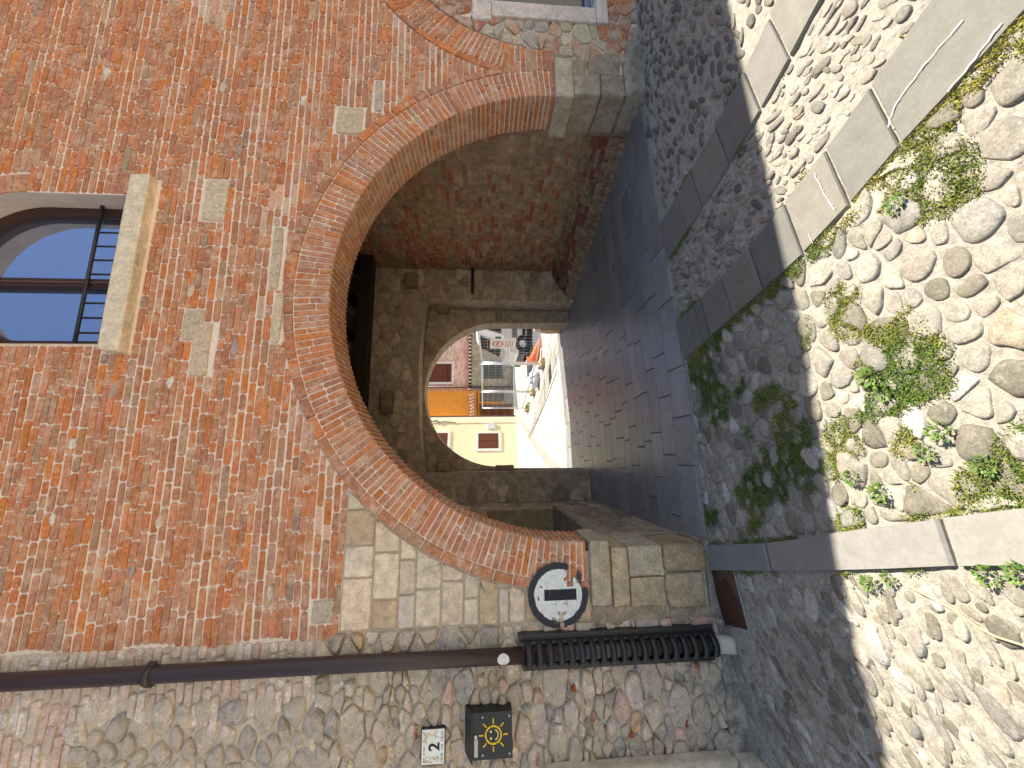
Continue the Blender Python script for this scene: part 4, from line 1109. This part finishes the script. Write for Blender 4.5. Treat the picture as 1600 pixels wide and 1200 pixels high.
# orange house set back
OH = empty('orange_house', (3.3, 16.9, 0), 'orange plastered house with a small tiled porch roof over a wooden door', 'house')
m_ = MB(); m_.box(2.5, 4.06, 16.95, 20, -.1, 7.2, lin(224, 150, 62)); m_.box(2.5, 4.06, 16.93, 16.95, -.1, .5, lin(150, 146, 140)); m_.build('wall', M_plaster, OH)
m_ = MB()
for k in range(7):
    for r in range(3):
        x = 2.66+k*.175
        vs = []; fs = []
        for i in range(7):
            t = math.pi*i/6
            for e in (0, 1): yy = 16.94-.2*(r+e)-.0; zz = 2.28-.10*(r+e)+.05*math.sin(t)+(.01*r); vs.append((x+.085+.085*math.cos(t), yy, zz))
        for i in range(6): fs.append((2*i, 2*i+1, 2*i+3, 2*i+2))
        m_.add(vs, fs, jit(lin(140, 100, 84, .55), .2, .06), 0, True)
pr2 = m_.build('porch_roof', M_brick, OH)
m_ = MB(); m_.box(2.62, 3.92, 16.33, 16.41, 1.86, 1.92, lin(90, 58, 40)); m_.box(2.62, 3.92, 16.86, 16.93, 2.10, 2.2, lin(90, 58, 40)); m_.build('rafter', M_wood, pr2)
m_ = MB(); m_.box(2.66, 3.36, 16.89, 16.94, .05, 1.78, lin(112, 70, 40)); 
for k in range(4): m_.box(2.74+.0, 3.28, 16.875, 16.89, .15+k*.4, .46+k*.4, lin(92, 54, 32))
dr = m_.build('door', M_wood, OH)
m_ = MB(); m_.tube([(2.74, 16.87, .95), (2.74, 16.83, .95)], .025, (.6, .6, .6), 8); m_.build('handle', M_galv, dr)
m_ = MB(); m_.box(3.5, 3.95, 16.90, 16.94, .5, 1.75, lin(96, 88, 80)); m_.build('gate_panel', M_wood, OH)
# brick and stone house
BH = empty('brick_stone_house', (6.5, 17.3, 0), 'house with rubble stone ground floor and pale brick upper floor, behind the van', 'house')
m_ = MB(); m_.box(4.08, 13, 17.2, 22, -.1, 2.2, lin(150, 144, 130)); m_.box(4.02, 13, 17.28, 22, 2.42, 7.6, lin(206, 168, 150))
PH2 = lambda a, b, d: (a, 17.2-d, b)
for (p, poly) in aniso_cells((4.1, 9, -.05, 2.2), lambda a, b: rnd(.07, .14), lambda a, b: 4.15 < a < 9 and 0 < b < 2.12 and not (4.7 < a < 5.75 and .5 < b < 1.6), 0, 1.5, 2600, .84, .14):
    q = chaikin(shrink(poly, .015), 1, .2)
    if len(q) > 4: m_.stone(q, PH2, rnd(.004, .02), .012, jit(lin(168, 160, 142), .2, .04), base=-.01)
PH3 = lambda a, b, d: (a, 17.28-d, b); z = 2.46
while z < 6:
    x = 4.06
    while x < 8.6:
        l = rnd(.13, .27)
        if not (4.5 < x+l and x < 5.7 and 3.15 < z < 4.6): m_.stone([(x, z), (x+l-.014, z), (x+l-.014, z+.058), (x, z+.058)], PH3, .006, .004, jit(random.choice([lin(222, 192, 176), lin(208, 168, 148), lin(228, 208, 194)]), .1, .03), base=-.005)
        x += l
    z += .07
m_.build('wall', M_brick, BH)
m_ = MB(); m_.box(4.05, 13, 17.0, 17.28, 2.36, 2.42, lin(196, 150, 130)); m_.box(4.05, 13, 17.12, 17.2, 2.2, 2.36, lin(60, 50, 44)); 
for k in range(44): x = 4.12+k*.2; m_.box(x, x+.09, 17.0, 17.12, 2.22, 2.355, lin(206, 196, 178) if k % 1 == 0 else DK)
m_.build('cornice', M_plaster, BH)
m_ = MB(); m_.tube([(4.3, 17.18, 7.5), (4.3, 17.16, 2.55), (4.36, 16.95, 2.3), (4.3, 17.12, 2.05), (4.3, 17.12, .1)], .05, lin(80, 66, 62), 10); m_.build('drainpipe', M_metal, BH)
m_ = MB(); m_.box(4.46, 4.58, 17.22, 17.28, 3.15, 4.6, lin(224, 216, 206)); m_.box(5.57, 5.69, 17.22, 17.28, 3.15, 4.6, lin(224, 216, 206)); m_.box(4.58, 5.57, 17.22, 17.28, 3.13, 3.25, lin(224, 216, 206)); w_ = m_.build('window', M_plaster, BH)
m_ = MB(); m_.box(4.58, 5.07, 17.235, 17.27, 3.25, 4.6, lin(104, 54, 36)); m_.box(5.09, 5.57, 17.235, 17.27, 3.25, 4.6, lin(104, 54, 36))
for zz in (3.42, 4.35): m_.box(4.58, 5.57, 17.22, 17.236, zz, zz+.05, lin(60, 30, 22))
m_.build('shutter', M_wood, w_)
m_ = MB(); m_.box(4.75, 5.7, 17.16, 17.19, .55, 1.55, lin(70, 84, 84)); w_ = m_.build('window', M_metal, BH)
m_ = MB()
for k in range(6): x = 4.8+k*.17; m_.tube([(x, 17.13, .52), (x, 17.13, 1.58)], .012, (.12, .12, .12), 5)
for k in range(4): z = .62+k*.28; m_.tube([(4.74, 17.13, z), (5.72, 17.13, z)], .012, (.12, .12, .12), 5)
m_.build('grille', M_metal, w_)

# van, nose to the left
VN = empty('van', (4.9, 9.15, 0), 'white van parked beyond the mesh fence, nose towards the left', 'van')
prof = [(3.90, .32), (3.88, .55), (3.93, .72), (4.02, .86), (4.22, .97), (4.46, 1.52), (4.58, 1.74), (4.80, 1.83), (7.6, 1.86), (7.78, 1.75), (7.82, .95), (7.80, .32)]
van = MB(); W2 = .86; y0 = 9.0; n = len(prof)
def vy(z, x): return (.05 if z > 1.0 else 0)*((z-1.0)/.8)**1.2*2.2 if z > 1.0 else 0
vs = []
ins = [(0, 0), (.0, 0)]
for side in (0, 1):
    for (x, z) in prof: vs.append((x, y0+vy(z, x) if side == 0 else y0+1.75-vy(z, x), z))
cx_, cz_ = 5.85, 1.05
fs = [tuple(range(n)), tuple(range(2*n-1, n-1, -1))]+[(i, i+n, (i+1) % n+n, (i+1) % n) for i in range(n)]
van.add(vs, fs, (.8, .8, .8), 0, False); ob = van.build('body', glass_mat('van_white', (.78, .79, .8), 0, .25), VN)
bv = ob.modifiers.new('bevel', 'BEVEL'); bv.width = .06; bv.segments = 3; bv.limit_method = 'ANGLE'
def vplate(name, pts, mat, col, d=.012, par=None):
    m_ = MB(); P = lambda a, b, q: (a, y0+vy(b, a)-q, b)
    m_.prism(pts, P, d, -.02, col); return m_.build(name, mat, par or VN)
vplate('side_window', [(4.55, 1.02), (5.05, 1.0), (5.05, 1.58), (4.76, 1.60)], M_vanglass, (0, 0, 0))
vplate('side_window', [(5.15, 1.0), (6.1, 1.0), (6.1, 1.60), (5.15, 1.58)], M_vanglass, (0, 0, 0))
vplate('side_moulding', [(4.42, .50), (5.2, .50), (5.2, .66), (4.42, .66)], M_plain, lin(120, 122, 124), .02)
vplate('door_handle', [(5.0, .86), (5.12, .86), (5.12, .90), (5.0, .90)], M_plain, lin(50, 50, 52), .03)
m_ = MB(); m_.add([(4.235, y0+.12, 1.0), (4.235, y0+1.63, 1.0), (4.55, y0+1.5, 1.70), (4.55, y0+.25, 1.70)], [(0, 1, 2, 3)], (0, 0, 0), 0, False)
m_.v = [(a-.035, b, c+.012) for a, b, c in m_.v]; m_.build('windscreen', M_vanglass, VN)
m_ = MB(); m_.block(4.26, 4.38, y0-.22, y0-.03, 1.02, 1.22, lin(60, 62, 64), .03, 4, .0); m_.build('mirror', M_plain, VN)
m_ = MB(); m_.block(3.93, 4.10, y0-.012, y0+.2, .62, .76, (.75, .75, .72), .02, 3, 0); m_.build('headlight', M_galv, VN)
m_ = MB(); m_.block(3.85, 3.99, y0-.01, y0+1.76, .24, .46, lin(90, 92, 94), .03, 4, 0); m_.build('bumper', M_plain, VN)
m_ = MB(); m_.box(4.2, 7.6, y0+.1, y0+1.65, .2, .34, (.02, .02, .02)); m_.build('chassis', M_plain, VN)
for wx in (4.22, 7.05):
    for wy in (y0-.015, y0+1.60):
        m_ = MB(); prf = [(.14, 0), (.25, .0), (.29, .02), (.30, .06), (.30, .14), (.25, .17), (0.05, .17)]; vs = []; fs = []; S = 28
        for i in range(S):
            t = 2*math.pi*i/S
            for r, d_ in prf: vs.append((wx+r*math.cos(t), wy+d_, .30+r*math.sin(t)))
        k = len(prf)
        for i in range(S):
            for q in range(k-1): fs.append((i*k+q, i*k+q+1, ((i+1) % S)*k+q+1, ((i+1) % S)*k+q))
        m_.add(vs, fs, (.02, .02, .022), 0, True); wh = m_.build('wheel', M_plain, VN)
        m_ = MB(); m_.tube([(wx, wy+.02, .30), (wx, wy+.05, .30)], .17, (.35, .36, .38), 20); m_.build('rim', M_galv, wh)
# mesh fence panels and their feet
FP = [(3.50, 4.95), (3.04, 6.92), (2.64, 8.93), (2.34, 10.74)]
FLAB = ['nearest mesh fence panel, carrying the white no entry sign', 'middle mesh fence panel standing between the bag and the sign panel', 'farthest mesh fence panel, beside the porch of the orange house']
GV = (.6, .6, .6); FEN = []
for k in range(3):
    a, b = Vector((*FP[k], g(*FP[k]))), Vector((*FP[k+1], g(*FP[k+1]))); d_ = (b-a).normalized(); L_ = (b-a).length
    fe = empty('mesh_fence', tuple((a+b)/2), FLAB[k], 'fence panel', 'temporary mesh fence panels in the street'); FEN.append(fe)
    a2, b2 = a+d_*.05, b-d_*.05; up_ = Vector((0, 0, 1)); zt_, zb_ = 1.62, .22
    m_ = MB(); 
    for p in (a2, b2): m_.tube([p+up_*.04, p+up_*zt_], .021, GV, 8)
    m_.tube([a2+up_*zt_, b2+up_*zt_], .021, GV, 8); m_.tube([a2+up_*zb_, b2+up_*zb_], .019, GV, 8); m_.build('frame', M_galv, fe)
    m_ = MB(); nw = 14
    for i in range(1, nw): p = a2+(b2-a2)*i/nw; m_.tube([p+up_*zb_, p+up_*zt_], .0019, GV, 4, cap=False)
    for i in range(1, 8): z = zb_+(zt_-zb_)*i/8; m_.tube([a2+up_*z, b2+up_*z], .0019, GV, 4, cap=False)
    m_.build('wire_mesh', M_galv, fe)
for (x, y), pf in zip([FP[1], FP[2], FP[3], FP[0]], [FEN[0], FEN[1], FEN[2], FEN[0]]):
    m_ = MB(); m_.block(x-.11, x+.11, y-.28, y+.28, g(x, y), g(x, y)+.13, lin(176, 168, 140), .03, 4, .004); m_.build('foot', M_stone, pf)
# sign on the nearest panel
sgn = empty('no_entry_sign', (3.24, 5.95, .9), 'white sign with a red ring wired to the mesh fence in front of the van', 'sign')
a = Vector((*FP[0], 0)); b = Vector((*FP[1], 0)); d_ = (b-a).normalized(); nn = Vector((-1, -.30, 0)).normalized(); nn = Vector((d_.y, -d_.x, 0)); nn = -nn if nn.x > 0 else nn
c0 = a+d_*(.95)+nn*.03
m_ = MB(); m_.obox(c0+Vector((0, 0, 1.13)), d_, .22, nn, .004, (0, 0, 1), .30, lin(232, 228, 222)); m_.build('plate', M_plain, sgn)
m_ = MB(); cc = c0+nn*.008
def sg(u, v): return tuple(cc-d_*u+Vector((0, 0, 1.13+v)))
S = 28
vs = []; fs = []
for i in range(S):
    t = 2*math.pi*i/S; vs += [sg(.13*math.cos(t), .12+.13*math.sin(t)), sg(.10*math.cos(t), .12+.10*math.sin(t))]
for i in range(S): j = (i+1) % S; fs.append((2*i, 2*i+1, 2*j+1, 2*j))
m_.add(vs, fs, lin(200, 40, 36), 0, False)
m_.add([sg(-.06, .15), sg(-.02, .10), sg(.06, .09), sg(.05, .14), sg(0, .16)], [(0, 1, 2, 3, 4)], lin(200, 50, 44), 0, False)
for k in range(4): m_.add([sg(-.15, -.06-.05*k), sg(-.15, -.08-.05*k), sg(.15-.03*(k % 2), -.08-.05*k), sg(.15-.03*(k % 2), -.06-.05*k)], [(0, 1, 2, 3)], lin(200, 150, 90), 0, False)
m_.build('symbol', M_plain, sgn)
# fallen traffic cone
tc_ = empty('traffic_cone', (3.4, 7.5, .1), 'orange traffic cone lying on its side by the foot of the mesh fence', 'traffic cone')
m_ = MB(); org = lin(232, 110, 60); A_ = Vector((3.24, 7.35, g(3.24, 7.35)+.20)); B_ = Vector((3.78, 7.0, g(3.7, 7.0)+.06))
m_.tube([A_, A_+(B_-A_)*.3, A_+(B_-A_)*.31, A_+(B_-A_)*.55, B_], [.15, .115, .115, .08, .03], org, 16); m_.build('cone', M_plain, tc_)
m_ = MB(); ax = (B_-A_).normalized(); e1 = Vector((0, 0, 1)); e1 = (e1-ax*e1.dot(ax)).normalized(); e2 = ax.cross(e1); m_.obox(A_-ax*.01, ax, .016, e1, .19, e2, .19, org); m_.build('base', M_plain, tc_)
# crumpled plastic bag
m_ = MB(); vs = []; fs = []; bx, by = 2.82, 7.9
for i in range(11):
    for j in range(18):
        ph = math.pi*i/10; th = 2*math.pi*j/18; k = 1+.45*n3(math.sin(ph)*math.cos(th)*2, math.sin(ph)*math.sin(th)*2, math.cos(ph)*2, 1.6)+rnd(-.09, .09)
        vs.append((bx+.26*k*math.sin(ph)*math.cos(th), by+.22*k*math.sin(ph)*math.sin(th), g(bx, by)+max(.0, .12+.15*k*math.cos(ph))))
for i in range(10):
    for j in range(18): fs.append((i*18+j, (i+1)*18+j, (i+1)*18+(j+1) % 18, i*18+(j+1) % 18))
m_.add(vs, fs, lin(205, 212, 222), 0, False); o = m_.build('plastic_bag', M_metal, None, loc=(bx, by, g(bx, by))); tag(o, 'crumpled pale plastic bag lying at the foot of the mesh fence', 'plastic bag')
m_ = MB()
random.seed(5)
for k in range(50):
    x, y = 2.36+rnd(-.1, .14), 10.3+rnd(-.25, .25); a = rnd(0, 6.28); l = rnd(.08, .22)
    m_.add([(x, y, .01), (x+.02*math.sin(a), y-.02*math.cos(a), .01), (x+l*.5*math.cos(a), y+l*.5*math.sin(a), l)], [(0, 1, 2)], jit(lin(170, 180, 70, .6), .2, .08), 0, False)
o = m_.build('weed', M_leaf, None, loc=(2.36, 10.3, 0)); tag(o, 'yellow green weed growing beside the far foot of the mesh fence', 'weed')
# stone guard post at the right of the far arch
m_ = MB(); m_.block(2.98, 3.22, 4.05, 4.30, .1, .50, lin(196, 176, 130), .05, 6, .015); m_.block(3.0, 3.2, 4.07, 4.28, .48, .62, lin(214, 204, 176), .05, 5, .01)
o = m_.build('stone_post', M_stone, None, loc=(3.1, 4.18, .1)); tag(o, 'short weathered stone guard post just outside the far arch', 'stone post')
